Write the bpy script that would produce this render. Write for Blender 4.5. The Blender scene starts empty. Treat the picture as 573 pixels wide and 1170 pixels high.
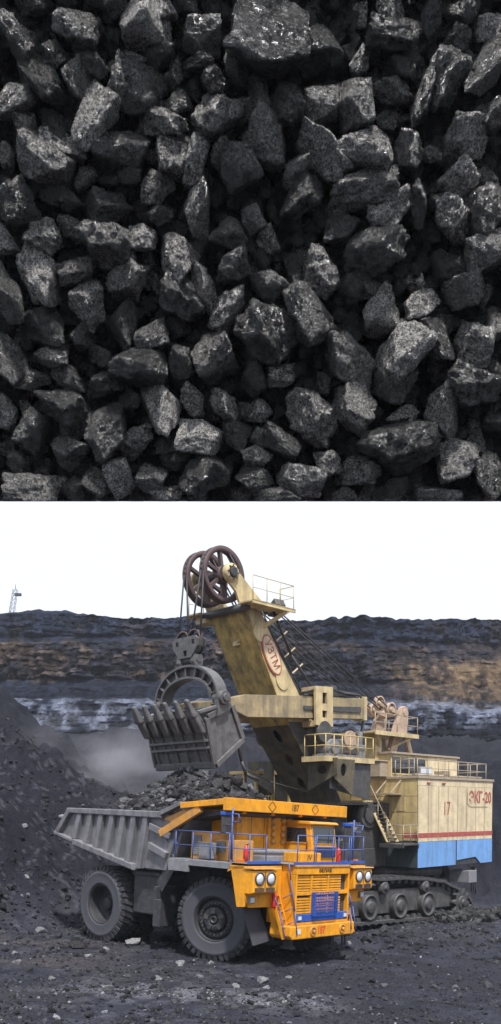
import bpy, bmesh, math, random
import numpy as np
from mathutils import Vector, Matrix, Euler
random.seed(7); rng = np.random.default_rng(7)
scene = bpy.context.scene
COL = scene.collection
R_ = math.radians

# ------------------------------------------------------------------ camera
CAM_H = 4.128; FPX = 968.7; CX = 286.5; HY = 960.0
cam_d = bpy.data.cameras.new('camera'); cam = bpy.data.objects.new('camera', cam_d); COL.objects.link(cam)
cam.location = (0, 0, CAM_H); cam.rotation_euler = (R_(90), 0, 0)
cam_d.sensor_fit = 'HORIZONTAL'; cam_d.sensor_width = 36.0
cam_d.lens = 36.0 * FPX / 573.0
cam_d.shift_y = (HY - 585.0) / 573.0
cam_d.clip_start = 0.1; cam_d.clip_end = 3000
scene.camera = cam

# ------------------------------------------------------------------ sky, sun, exposure
SUN_EL, SUN_AZ = 57.0, 166.0       # compass-like azimuth measured from +Y clockwise: behind the camera, a little to the right
w = bpy.data.worlds.new('World'); scene.world = w; w.use_nodes = True
nt = w.node_tree; nt.nodes.clear()
out = nt.nodes.new('ShaderNodeOutputWorld'); bg = nt.nodes.new('ShaderNodeBackground')
sky = nt.nodes.new('ShaderNodeTexSky'); sky.sky_type = 'NISHITA'; sky.sun_disc = False
sky.sun_elevation = R_(SUN_EL); sky.sun_rotation = R_(SUN_AZ)
sc = nt.nodes.new('ShaderNodeVectorMath'); sc.operation = 'SCALE'; sc.inputs['Scale'].default_value = 0.05
mx = nt.nodes.new('ShaderNodeMix'); mx.data_type = 'RGBA'; mx.inputs['Factor'].default_value = 0.88
mx.inputs['B'].default_value = (.83, .885, 1.0, 1)           # even overcast veil
nt.links.new(sky.outputs[0], sc.inputs[0]); nt.links.new(sc.outputs[0], mx.inputs['A'])
nt.links.new(mx.outputs['Result'], bg.inputs['Color']); bg.inputs['Strength'].default_value = 1.0
nt.links.new(bg.outputs[0], out.inputs['Surface'])
sd = bpy.data.lights.new('sun', 'SUN'); sd.energy = 4.0; sd.angle = R_(4); sd.color = (1.0, 0.975, 0.94)
so = bpy.data.objects.new('sun', sd); COL.objects.link(so)
az = R_(SUN_AZ); el = R_(SUN_EL)
to_sun = Vector((math.sin(az) * math.cos(el), math.cos(az) * math.cos(el), math.sin(el)))
so.rotation_euler = to_sun.to_track_quat('Z', 'Y').to_euler(); so.location = to_sun * 60
scene.view_settings.view_transform = 'Standard'; scene.view_settings.look = 'None'
scene.view_settings.exposure = 0.45; scene.view_settings.gamma = 1.0; scene.view_settings.use_curve_mapping = False
scene.render.engine = 'CYCLES'
scene.cycles.volume_bounces = 1; scene.cycles.max_bounces = 8

# ------------------------------------------------------------------ noise
def _h(ix, iy, iz, s):
    n = (ix.astype(np.int64) * 374761393 + iy.astype(np.int64) * 668265263 + iz.astype(np.int64) * 2147483647 + s * 974634777) & 0xffffffff
    n = ((n ^ (n >> 13)) * 1274126177) & 0xffffffff
    n = ((n ^ (n >> 16)) * 2246822519) & 0xffffffff
    return ((n ^ (n >> 15)) & 0xffffff) / float(0xffffff)
def vnoise(P, s=0):
    P = np.asarray(P, float); i = np.floor(P).astype(np.int64); f = P - i; f = f * f * (3 - 2 * f)
    r = 0
    for a in (0, 1):
        for b in (0, 1):
            for c in (0, 1):
                wgt = (f[:, 0] if a else 1 - f[:, 0]) * (f[:, 1] if b else 1 - f[:, 1]) * (f[:, 2] if c else 1 - f[:, 2])
                r = r + wgt * _h(i[:, 0] + a, i[:, 1] + b, i[:, 2] + c, s)
    return r * 2 - 1
def fbm(P, o=4, s=0, g=0.5):
    P = np.asarray(P, float); r = 0; a = 1.0
    for k in range(o):
        r = r + a * vnoise(P * (2 ** k) + k * 17.3, s + k); a *= g
    return r
def sstep(a, b, x):
    t = np.clip((x - a) / (b - a), 0, 1); return t * t * (3 - 2 * t)

# ------------------------------------------------------------------ materials
MATS = {}
def N(nt, t, **k):
    n = nt.nodes.new(t)
    for a, b in k.items(): setattr(n, a, b)
    return n
def mat(name, col, rough=0.6, metal=0.0, dirt=None, amt=0.5, scale=1.5, streak=0.0, bump=0.15, bscale=30, rust=None, rustamt=0.3, spec=0.5, dust=None, dustamt=0.0, coat=0.0):
    """painted / bare surface with soiling that has a pattern of its own"""
    m = bpy.data.materials.new(name); m.use_nodes = True; nt = m.node_tree; nt.nodes.clear()
    o = N(nt, 'ShaderNodeOutputMaterial'); b = N(nt, 'ShaderNodeBsdfPrincipled')
    nt.links.new(b.outputs[0], o.inputs[0])
    tc = N(nt, 'ShaderNodeTexCoord')
    def noise(sc, det=5, rgh=0.6, stretch=None):
        n = N(nt, 'ShaderNodeTexNoise'); n.inputs['Scale'].default_value = sc; n.inputs['Detail'].default_value = det; n.inputs['Roughness'].default_value = rgh
        if stretch:
            mp = N(nt, 'ShaderNodeMapping'); mp.inputs['Scale'].default_value = stretch
            nt.links.new(tc.outputs['Object'], mp.inputs[0]); nt.links.new(mp.outputs[0], n.inputs['Vector'])
        else: nt.links.new(tc.outputs['Object'], n.inputs['Vector'])
        return n.outputs['Fac']
    def ramp(src, a, c):
        r = N(nt, 'ShaderNodeMapRange'); r.inputs['From Min'].default_value = a; r.inputs['From Max'].default_value = c
        nt.links.new(src, r.inputs['Value']); return r.outputs['Result']
    def mixc(fac, A, B):
        x = N(nt, 'ShaderNodeMix'); x.data_type = 'RGBA'
        if isinstance(fac, float): x.inputs['Factor'].default_value = fac
        else: nt.links.new(fac, x.inputs['Factor'])
        for s, v in (('A', A), ('B', B)):
            if isinstance(v, tuple): x.inputs[s].default_value = (*v[:3], 1)
            else: nt.links.new(v, x.inputs[s])
        return x.outputs['Result']
    def mul(a, v):
        x = N(nt, 'ShaderNodeMath', operation='MULTIPLY'); nt.links.new(a, x.inputs[0])
        if isinstance(v, float): x.inputs[1].default_value = v
        else: nt.links.new(v, x.inputs[1])
        return x.outputs[0]
    c = col
    v = ramp(noise(scale * .6, 3), .3, .7)
    c = mixc(v, tuple(x * .86 for x in col), tuple(min(1, x * 1.08) for x in col))
    if dirt:
        d = ramp(noise(scale * 2.2, 8, .7), .62 - amt * .42, .80 - amt * .2)
        c = mixc(mul(d, min(1.0, .35 + amt * .6)), c, dirt)
        if streak:
            s_ = ramp(noise(scale * 3.0, 5, .65, (1, 1, .09)), .66 - streak * .3, .74)
            c = mixc(mul(s_, min(.9, streak * 1.3)), c, dirt)
    if rust:
        r_ = ramp(noise(scale * 3.7, 9, .75), .72 - rustamt * .25, .76 - rustamt * .2)
        c = mixc(mul(r_, .85), c, rust)
    if dust:
        g = N(nt, 'ShaderNodeNewGeometry'); sx = N(nt, 'ShaderNodeSeparateXYZ'); nt.links.new(g.outputs['Normal'], sx.inputs[0])
        up = ramp(sx.outputs['Z'], .35, .95); n2 = ramp(noise(scale * 4, 6, .7), .3, .6)
        c = mixc(mul(mul(up, n2), dustamt), c, dust)
    nt.links.new(c, b.inputs['Base Color'])
    rr = N(nt, 'ShaderNodeMapRange'); rr.inputs['To Min'].default_value = max(.05, rough - .14); rr.inputs['To Max'].default_value = min(1, rough + .18)
    nt.links.new(noise(scale * 3, 6), rr.inputs['Value']); nt.links.new(rr.outputs['Result'], b.inputs['Roughness'])
    b.inputs['Metallic'].default_value = metal; b.inputs['Specular IOR Level'].default_value = spec
    b.inputs['Coat Weight'].default_value = coat
    if bump:
        bp = N(nt, 'ShaderNodeBump'); bp.inputs['Strength'].default_value = bump; bp.inputs['Distance'].default_value = .02
        nt.links.new(noise(bscale, 6, .65), bp.inputs['Height']); nt.links.new(bp.outputs[0], b.inputs['Normal'])
    MATS[name] = m; return m
DUST = (.17, .165, .17); GRIME = (.055, .055, .062); COALD = (.03, .03, .034)
mat('orange', (.84, .35, .010), .42, dirt=(.34, .18, .05), amt=.42, scale=1.5, streak=.55, bump=.05, rust=(.12, .05, .02), rustamt=.05, dust=(.3, .22, .14), dustamt=.45, spec=.32)
mat('orange_dirty', (.66, .29, .03), .5, dirt=(.22, .16, .11), amt=.6, scale=1.6, streak=.5, bump=.08, dust=(.28, .22, .16), dustamt=.7)
mat('blue_paint', (.015, .085, .42), .45, dirt=(.09, .10, .16), amt=.35, scale=3, streak=.4, bump=.05, dust=(.2, .21, .27), dustamt=.6)
mat('blue_rail', (.045, .10, .34), .5, dirt=(.11, .12, .17), amt=.45, scale=4, bump=.05, dust=(.2, .21, .27), dustamt=.6)
mat('steel_body', (.215, .21, .225), .55, metal=.25, dirt=(.085, .083, .09), amt=.5, scale=1.1, streak=.6, bump=.12, dust=(.30, .29, .30), dustamt=.7)
mat('dark_steel', (.035, .035, .04), .65, dirt=(.10, .098, .105), amt=.4, scale=2, bump=.15, dust=DUST, dustamt=.6)
mat('rubber', (.026, .026, .03), .8, dirt=(.10, .098, .11), amt=.5, scale=2.0, bump=.2, dust=DUST, dustamt=.4, spec=.3)
mat('rubber_dusty', (.070, .071, .084), .85, dirt=(.05, .05, .058), amt=.4, scale=1.4, bump=.12, spec=.3)
mat('rim', (.018, .018, .021), .7, dirt=(.05, .05, .055), amt=.5, scale=4, bump=.1)
mat('cream', (.70, .58, .37), .55, dirt=(.32, .24, .16), amt=.45, scale=.8, streak=.55, bump=.06, rust=(.16, .07, .045), rustamt=.16)
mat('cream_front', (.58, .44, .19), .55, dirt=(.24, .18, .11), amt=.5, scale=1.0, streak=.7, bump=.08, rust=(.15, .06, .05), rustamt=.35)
mat('stick_dirty', (.44, .34, .17), .6, dirt=(.12, .10, .08), amt=.65, scale=.9, streak=.7, bump=.08, rust=(.12, .06, .03), rustamt=.15, dust=DUST, dustamt=.6)
mat('boom_yellow', (.63, .50, .26), .55, dirt=(.26, .20, .12), amt=.5, scale=.9, streak=.7, bump=.08, rust=(.12, .06, .03), rustamt=.12, dust=DUST, dustamt=.5)
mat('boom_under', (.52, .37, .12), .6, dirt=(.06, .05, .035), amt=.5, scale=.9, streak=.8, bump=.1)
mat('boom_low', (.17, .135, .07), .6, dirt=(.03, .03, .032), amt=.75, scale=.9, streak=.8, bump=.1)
mat('grease_steel', (.05, .048, .05), .5, dirt=(.14, .13, .12), amt=.35, scale=1.5, streak=.4, bump=.12, dust=DUST, dustamt=.6)
mat('bucket_steel', (.15, .145, .145), .55, metal=.3, dirt=(.045, .043, .045), amt=.6, scale=1.4, streak=.5, bump=.3, bscale=14, dust=(.24, .235, .245), dustamt=.8)
mat('skirt_blue', (.16, .34, .66), .5, dirt=(.11, .17, .27), amt=.3, scale=1.0, streak=.6, bump=.05)
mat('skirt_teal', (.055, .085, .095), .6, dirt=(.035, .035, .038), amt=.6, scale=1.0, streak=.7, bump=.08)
mat('red_line', (.36, .07, .06), .6, dirt=(.42, .3, .22), amt=.3, scale=3, bump=.03)
mat('red_bright', (.62, .05, .025), .5, dirt=(.5, .22, .05), amt=.35, scale=8, bump=.0)
mat('red_ext', (.5, .02, .02), .35, dirt=(.25, .05, .05), amt=.3, scale=6, bump=.0)
mat('sheave', (.10, .058, .056), .6, dirt=(.035, .03, .032), amt=.55, scale=1.6, bump=.1)
mat('rope', (.03, .029, .032), .6, dirt=(.1, .09, .08), amt=.3, scale=10, bump=.2)
mat('black_paint', (.018, .018, .02), .55, dirt=(.2, .12, .03), amt=.15, scale=8, bump=.0)
mat('grey_part', (.22, .22, .235), .55, dirt=(.1, .1, .1), amt=.45, scale=3, bump=.08, dust=DUST, dustamt=.5)
mat('white_part', (.62, .62, .62), .5, dirt=(.35, .34, .33), amt=.3, scale=5, bump=.0)
mat('rose_metal', (.47, .34, .25), .6, dirt=(.2, .14, .11), amt=.5, scale=3, bump=.1)
mat('track_steel', (.05, .049, .052), .6, metal=.2, dirt=(.13, .125, .125), amt=.45, scale=2, bump=.25, dust=DUST, dustamt=.7)
mat('railing_yellow', (.52, .40, .15), .55, dirt=(.26, .2, .12), amt=.4, scale=4, bump=.04)
mat('railing_rust', (.36, .30, .22), .6, dirt=(.2, .13, .09), amt=.45, scale=5, bump=.04)
def glass(name, col, rough=.06):
    m = bpy.data.materials.new(name); m.use_nodes = True; b = m.node_tree.nodes['Principled BSDF']
    b.inputs['Base Color'].default_value = (*col, 1); b.inputs['Roughness'].default_value = rough; b.inputs['Specular IOR Level'].default_value = .8
    MATS[name] = m
glass('window_glass', (.02, .024, .03), .05); glass('lamp_glass', (.62, .65, .68), .12); glass('amber', (.6, .16, .01), .2)

# ------------------------------------------------------------------ mesh builder
class MB:
    def __init__(s): s.v = []; s.f = []; s.sm = []
    def add(s, V, Fc, smooth=False):
        b = len(s.v); s.v += [tuple(map(float, p)) for p in V]; s.f += [tuple(i + b for i in q) for q in Fc]; s.sm += [smooth] * len(Fc); return s
    def hexa(s, P): return s.add(P, [(0, 3, 2, 1), (4, 5, 6, 7), (0, 1, 5, 4), (1, 2, 6, 5), (2, 3, 7, 6), (3, 0, 4, 7)])
    def box(s, x0, x1, y0, y1, z0, z1):
        x0, x1 = sorted((x0, x1)); y0, y1 = sorted((y0, y1)); z0, z1 = sorted((z0, z1))
        return s.hexa([(x0, y0, z0), (x1, y0, z0), (x1, y1, z0), (x0, y1, z0), (x0, y0, z1), (x1, y0, z1), (x1, y1, z1), (x0, y1, z1)])
    def prism(s, poly, ax, a, b):
        """poly: 2D points in the plane across axis ax; x->(y,z), y->(x,z), z->(x,y)"""
        n = len(poly)
        def P(p, t): return {'x': (t, p[0], p[1]), 'y': (p[0], t, p[1]), 'z': (p[0], p[1], t)}[ax]
        ar = sum(poly[i][0] * poly[(i + 1) % n][1] - poly[(i + 1) % n][0] * poly[i][1] for i in range(n))
        if ar < 0: poly = poly[::-1]
        if ax == 'y': a, b = max(a, b), min(a, b)
        else: a, b = min(a, b), max(a, b)
        V = [P(p, a) for p in poly] + [P(p, b) for p in poly]
        return s.add(V, [tuple(range(n))[::-1], tuple(range(n, 2 * n))] + [(i, (i + 1) % n, n + (i + 1) % n, n + i) for i in range(n)])
    def tube(s, p, q, r, n=8, r2=None, caps=True):
        p = Vector(p); q = Vector(q); d = (q - p)
        if d.length < 1e-6: return s
        d.normalize(); a = d.orthogonal().normalized(); b = d.cross(a); r2 = r if r2 is None else r2
        V = []
        for c, rr in ((p, r), (q, r2)):
            for i in range(n):
                t = 2 * math.pi * i / n; V.append(c + (a * math.cos(t) + b * math.sin(t)) * rr)
        Fc = [(i, (i + 1) % n, n + (i + 1) % n, n + i) for i in range(n)]
        s.add(V, Fc, True)
        if caps: s.add(V[:n], [tuple(range(n))[::-1]]); s.add(V[n:], [tuple(range(n))])
        return s
    def path(s, pts, r, n=6):
        for a, b in zip(pts[:-1], pts[1:]): s.tube(a, b, r, n)
        return s
    def lathe(s, prof, c, ax, n=32, smooth=True, caps=False):
        """prof: (radius, offset along axis)"""
        c = Vector(c); d = Vector(ax).normalized(); a = d.orthogonal().normalized(); b = d.cross(a)
        V = []
        for r, t in prof:
            for i in range(n):
                th = 2 * math.pi * i / n; V.append(c + d * t + (a * math.cos(th) + b * math.sin(th)) * r)
        k = len(prof)
        Fc = [(j * n + i, j * n + (i + 1) % n, (j + 1) * n + (i + 1) % n, (j + 1) * n + i) for j in range(k - 1) for i in range(n)]
        s.add(V, Fc, smooth)
        if caps and prof[0][0] > 1e-4: s.add(V[:n], [tuple(range(n))[::-1]])
        if caps and prof[-1][0] > 1e-4: s.add(V[-n:], [tuple(range(n))])
        return s
    def cyl(s, c, ax, r, h, n=24): return s.lathe([(r, -h / 2), (r, h / 2)], c, ax, n, True, True)
    def bar(s, p, q, wd, th, up=(0, 0, 1)):
        """rectangular bar from p to q, width along side, th along up"""
        p = Vector(p); q = Vector(q); d = (q - p).normalized(); sd = d.cross(Vector(up))
        if sd.length < 1e-5: sd = d.orthogonal()
        sd.normalize(); u = sd.cross(d)
        A = [(-1, -1), (1, -1), (1, 1), (-1, 1)]
        return s.hexa([p + sd * (i * wd / 2) + u * (j * th / 2) for i, j in A] + [q + sd * (i * wd / 2) + u * (j * th / 2) for i, j in A])
    def build(s, name, m, parent=None, bevel=0.0, loc=None):
        me = bpy.data.meshes.new(name); me.from_pydata(s.v, [], s.f)
        me.polygons.foreach_set('use_smooth', s.sm)
        bm = bmesh.new(); bm.from_mesh(me); bmesh.ops.remove_doubles(bm, verts=bm.verts, dist=1e-5) if any(s.sm) else None
        bmesh.ops.recalc_face_normals(bm, faces=bm.faces); bm.to_mesh(me); bm.free()
        me.materials.append(MATS[m] if isinstance(m, str) else m); me.update()
        return link(name, me, parent, bevel, loc)
def link(name, me, parent=None, bevel=0.0, loc=None):
    o = bpy.data.objects.new(name, me); COL.objects.link(o); o.parent = parent
    if loc is not None: o.location = loc
    if bevel:
        b = o.modifiers.new('bevel', 'BEVEL'); b.width = bevel; b.segments = 2; b.limit_method = 'ANGLE'; b.angle_limit = R_(35)
    return o
def tag(o, label=None, cat=None, group=None, kind=None):
    if label: o['label'] = label
    if cat: o['category'] = cat
    if group: o['group'] = group
    if kind: o['kind'] = kind
    return o
def empty(name, loc, rot=(0, 0, 0)):
    o = bpy.data.objects.new(name, None); COL.objects.link(o); o.location = loc; o.rotation_euler = rot; o.empty_display_size = .5; return o
def copy_tree(o, parent=None):
    c = o.copy(); COL.objects.link(c); c.parent = parent
    for ch in list(o.children): copy_tree(ch, c)
    return c
def plate(name, outer, holes, fn, thick, m, parent, smooth=False):
    """flat plate with real holes: outer / holes are 2D loops, fn maps 2D to 3D, thick is a 3D vector"""
    bm = bmesh.new(); es = []
    for lp in [outer] + holes:
        vs = [bm.verts.new(fn(*p)) for p in lp]
        es += [bm.edges.new((vs[i], vs[(i + 1) % len(vs)])) for i in range(len(vs))]
    bmesh.ops.triangle_fill(bm, use_beauty=True, use_dissolve=False, edges=es)
    g = bmesh.ops.extrude_face_region(bm, geom=bm.faces[:])
    bmesh.ops.translate(bm, vec=Vector(thick), verts=[x for x in g['geom'] if isinstance(x, bmesh.types.BMVert)])
    bmesh.ops.recalc_face_normals(bm, faces=bm.faces)
    me = bpy.data.meshes.new(name); bm.to_mesh(me); bm.free(); me.materials.append(MATS[m])
    return link(name, me, parent)
def oval(cx, cy, a, b, rot=0, n=28):
    c, s_ = math.cos(rot), math.sin(rot)
    return [(cx + a * math.cos(t) * c - b * math.sin(t) * s_, cy + a * math.cos(t) * s_ + b * math.sin(t) * c) for t in [2 * math.pi * i / n for i in range(n)]]
def lettering(name, txt, size, m, parent, origin, xdir, ydir, depth=.004, xs=1.0, bold=0.0):
    """raised print: text laid along xdir with ydir up, centred on origin"""
    cu = bpy.data.curves.new(name, 'FONT'); cu.body = txt; cu.size = size; cu.extrude = depth; cu.align_x = 'CENTER'; cu.align_y = 'CENTER'; cu.offset = bold
    cu.resolution_u = 3
    t = bpy.data.objects.new(name + '_tmp', cu); COL.objects.link(t)
    bpy.context.view_layer.update()
    me = bpy.data.meshes.new_from_object(t.evaluated_get(bpy.context.evaluated_depsgraph_get())); me.name = name
    bpy.data.objects.remove(t); bpy.data.curves.remove(cu)
    X = Vector(xdir).normalized(); Y = Vector(ydir).normalized(); Z = X.cross(Y).normalized()
    M = Matrix((( X.x * xs, Y.x, Z.x, origin[0]), (X.y * xs, Y.y, Z.y, origin[1]), (X.z * xs, Y.z, Z.z, origin[2]), (0, 0, 0, 1)))
    me.transform(M); me.materials.clear(); me.materials.append(MATS[m])
    return link(name, me, parent)
def grid_mesh(name, V, nu, nv, m, col=None, smooth=True):
    i = np.arange(nu * nv).reshape(nv, nu)
    Q = np.stack([i[:-1, :-1], i[:-1, 1:], i[1:, 1:], i[1:, :-1]], -1).reshape(-1, 4)
    return np_mesh(name, V, Q, m, col, smooth)
def np_mesh(name, V, Q, m, col=None, smooth=True):
    me = bpy.data.meshes.new(name); V = np.asarray(V, np.float32); Q = np.asarray(Q, np.int32); k = Q.shape[1]
    me.vertices.add(len(V)); me.vertices.foreach_set('co', V.ravel())
    me.loops.add(Q.size); me.loops.foreach_set('vertex_index', Q.ravel())
    me.polygons.add(len(Q)); me.polygons.foreach_set('loop_start', np.arange(0, Q.size, k, dtype=np.int32)); me.polygons.foreach_set('loop_total', np.full(len(Q), k, np.int32))
    me.polygons.foreach_set('use_smooth', np.full(len(Q), smooth))
    if col is not None:
        a = me.color_attributes.new('rock', 'FLOAT_COLOR', 'POINT')
        a.data.foreach_set('color', np.concatenate([col, np.ones((len(V), 1))], 1).astype(np.float32).ravel())
    me.update(calc_edges=True); me.validate()
    me.materials.append(MATS[m] if isinstance(m, str) else m); return me
def ico(n):
    bm = bmesh.new(); bmesh.ops.create_icosphere(bm, subdivisions=n, radius=1.0)
    V = np.array([v.co[:] for v in bm.verts]); Fc = np.array([[v.index for v in f.verts] for f in bm.faces]); bm.free(); return V, Fc
def rock_shape(V, seed, planes=13, soft=22.0, rough=.05, lo=.55, hi=.95):
    """broken lump: intersection of random half spaces as a radial function, plus fracture relief"""
    r = np.random.default_rng(seed); nrm = r.normal(size=(planes, 3)); nrm /= np.linalg.norm(nrm, axis=1)[:, None]
    d = r.uniform(lo, hi, planes)
    nrm = np.concatenate([nrm, np.eye(3), -np.eye(3)]); d = np.concatenate([d, np.full(6, 1.0)])
    c = np.maximum(V @ nrm.T, 1e-3) / d
    rad = 1.0 / (np.mean(c ** soft, axis=1) * len(d)) ** (1 / soft)
    P = V * rad[:, None]
    n1 = fbm(P * 2.3 + seed * 3.1, 3, seed); n2 = fbm(P * np.array([5, 5, 13.]) @ np.linalg.qr(r.normal(size=(3, 3)))[0] + seed, 3, seed + 9)
    P = P * (1 + rough * n1 + rough * .42 * n2)[:, None]
    P -= (P.max(0) + P.min(0)) / 2; P /= (P.max(0) - P.min(0)) / 2
    return P
# ================================================================== TERRAIN
def attr_rock(name, rough=.9, bump=.6, bscale=2.0, fine=12.0, spec=.1, vary=.45):
    m = bpy.data.materials.new(name); m.use_nodes = True; nt = m.node_tree; b = nt.nodes['Principled BSDF']
    at = N(nt, 'ShaderNodeAttribute'); at.attribute_name = 'rock'; tc = N(nt, 'ShaderNodeTexCoord')
    n1 = N(nt, 'ShaderNodeTexNoise'); n1.inputs['Scale'].default_value = bscale; n1.inputs['Detail'].default_value = 8; n1.inputs['Roughness'].default_value = .7
    n2 = N(nt, 'ShaderNodeTexVoronoi'); n2.inputs['Scale'].default_value = fine
    n3 = N(nt, 'ShaderNodeTexNoise'); n3.inputs['Scale'].default_value = fine * 1.5; n3.inputs['Detail'].default_value = 6; n3.inputs['Roughness'].default_value = .75
    for n in (n1, n2, n3): nt.links.new(tc.outputs['Object'], n.inputs['Vector'])
    mr = N(nt, 'ShaderNodeMapRange'); mr.inputs['From Min'].default_value = .28; mr.inputs['From Max'].default_value = .72; mr.inputs['To Min'].default_value = 1 - vary; mr.inputs['To Max'].default_value = 1 + vary
    nt.links.new(n3.outputs['Fac'], mr.inputs['Value'])
    sc = N(nt, 'ShaderNodeVectorMath', operation='SCALE'); nt.links.new(at.outputs['Color'], sc.inputs[0]); nt.links.new(mr.outputs['Result'], sc.inputs['Scale'])
    vc = N(nt, 'ShaderNodeMapRange'); vc.inputs['To Min'].default_value = .7; vc.inputs['To Max'].default_value = 1.3
    sv = N(nt, 'ShaderNodeSeparateColor'); nt.links.new(n2.outputs['Color'], sv.inputs[0]); nt.links.new(sv.outputs[0], vc.inputs['Value'])
    s2 = N(nt, 'ShaderNodeVectorMath', operation='SCALE'); nt.links.new(sc.outputs[0], s2.inputs[0]); nt.links.new(vc.outputs['Result'], s2.inputs['Scale'])
    nt.links.new(s2.outputs[0], b.inputs['Base Color']); b.inputs['Roughness'].default_value = rough; b.inputs['Specular IOR Level'].default_value = spec
    ad = N(nt, 'ShaderNodeMath', operation='ADD'); nt.links.new(n1.outputs['Fac'], ad.inputs[0])
    ml = N(nt, 'ShaderNodeMath', operation='MULTIPLY'); nt.links.new(n3.outputs['Fac'], ml.inputs[0]); ml.inputs[1].default_value = .5; nt.links.new(ml.outputs[0], ad.inputs[1])
    bp = N(nt, 'ShaderNodeBump'); bp.inputs['Strength'].default_value = bump; bp.inputs['Distance'].default_value = .6 / bscale
    nt.links.new(ad.outputs[0], bp.inputs['Height']); nt.links.new(bp.outputs[0], b.inputs['Normal'])
    MATS[name] = m; return m
attr_rock('ground_rock', bscale=5.0, fine=22, bump=.9, vary=.6)
attr_rock('wall_rock', bscale=.5, fine=1.6, bump=.9, vary=.4)

def base_z(x, y):
    x = np.asarray(x, float); y = np.asarray(y, float)
    xc = np.clip(x, -13, 13); yc = np.clip(y, 10, 44)
    z = -.0446 * (xc - .377) + .0178 * (yc - 30.506)
    z = z + .58 * sstep(.5, 4.5, x) * sstep(32.2, 38.5, y)
    # ramp out of the pit behind, coal bank on the right
    z = z + sstep(52, 112, y) * 16.5 * (1 - .2 * sstep(5, 15, x))
    bank = sstep(50, 60, y + 1.2 * np.sin(x * .35)) * 8.6 * sstep(5, 13, x) 
    z = z + bank * (1 - sstep(60, 112, y) * .75)
    # spoil pile on the left
    toe = 31.0 + np.maximum(0, x + 11.5) * 1.32
    ridge = 6.0 - .71 * (x + 6.3); ridge = np.minimum(ridge, 22)
    front = .35 + .74 * (y - toe); back = 6 + 11.5 - .45 * (y - 46) - .5 * (x + 13)
    pile = np.minimum(np.minimum(front, ridge), back)
    k = 1.1; a = np.maximum(z, pile); d = np.abs(z - pile); z = a + np.maximum(k - d, 0) ** 2 * .25 / k
    return z
def ground_z(x, y):
    x = np.asarray(x, float); y = np.asarray(y, float); sh = x.shape; X = x.ravel(); Y = y.ravel()
    P = np.stack([X, Y, np.zeros_like(X)], 1)
    b = base_z(X, Y)
    pl = sstep(.8, 2.5, b - (-.0446 * (np.clip(X, -13, 13) - .377) + .0178 * (np.clip(Y, 10, 44) - 30.5)) - .57 * sstep(1, 4, X) * sstep(32, 38, Y))
    far = sstep(46, 75, Y)
    flat = 1 - pl
    # wheel ruts along the haul road keep the near right smoother
    road = sstep(-1, 3, X + (Y - 20) * .15) * (1 - sstep(33, 37, Y))
    rel = fbm(P * .35, 3, 3) * .05 + fbm(P * 1.3, 4, 5) * .045 * (1 - .55 * road) + np.maximum(0, fbm(P * 4.2, 3, 8)) * .05 * (1 - .6 * road)
    rel = rel + pl * (fbm(P * np.array([.5, .5, 1]), 4, 11) * .38 - np.abs(fbm(P * np.array([.9, .22, 1]), 3, 18)) * .35 + np.maximum(0, fbm(P * 2.6, 3, 12)) * .16) + far * fbm(P * .12, 4, 14) * 1.1 + sstep(47, 54, Y) * (fbm(P * .45, 4, 15) * .4 + np.maximum(0, fbm(P * 1.4, 3, 16)) * .35)
    rut = (np.sin((X * .22 + Y + .25 * fbm(P * .3, 2, 17)) * 2.7) * .03 + np.sin((X * .22 + Y) * 7.9) * .012 - .05 * np.maximum(0, np.cos((Y - 25.2 + .10 * X + .3 * np.sin(X * .4)) * 2.2)) ** 6 * (np.sin(X * 9) * .25 + 1) - .04 * np.maximum(0, np.cos((Y - 23.9 + .35 * X) * 1.7)) ** 8) * (.35 + .65 * road) * (Y < 34)
    # the truck and the shovel press their ground flat
    return (b + rel + rut).reshape(sh)
def axis_pts(lo, a, b, hi, step, grow=1.09):
    p = list(np.arange(a, b, step)); s = step; q = b
    r = []
    while q < hi: r.append(q); s *= grow; q += s
    r.append(hi); s = step; q = a; l = []
    while q > lo: s *= grow; q -= s; l.append(max(q, lo))
    return np.array(sorted(set(l)) + p + r)
xs = axis_pts(-420, -15, 15, 420, .125, 1.035); ys = axis_pts(-300, 17, 50, 420, .125, 1.025)
GX, GY = np.meshgrid(xs, ys); GZ = ground_z(GX, GY)
GZ = np.where(GY > 118, np.minimum(GZ, 14), GZ)
V = np.stack([GX.ravel(), GY.ravel(), GZ.ravel()], 1)
P = V * np.array([1, 1, .6])
grey = np.array([.043, .045, .056]); dark = np.array([.0165, .0175, .023]); pale = np.array([.15, .152, .165]); brown = np.array([.056, .053, .056])
n1 = fbm(P * .45, 4, 21); n2 = fbm(P * 1.8, 4, 23); n3 = fbm(P * 5.0, 3, 25)
b0 = base_z(V[:, 0], V[:, 1])
pilem = sstep(.8, 3.0, b0) * sstep(-2.0, -5.0, V[:, 0]) 
col = grey[None] * (1 + .35 * n2[:, None])
t = sstep(-.1, .5, n1 + .35 * n2)[:, None]; col = col * (1 - t * .6) + brown * t * .6
t = (sstep(-3.5, -6.5, V[:, 0]) * sstep(24.5, 27, V[:, 1]) * (1 - sstep(31, 34, V[:, 1])) * sstep(-.4, .4, n1 + n2))[:, None]; col = col * (1 - .7 * t) + np.array([.075, .066, .064]) * .7 * t
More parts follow.
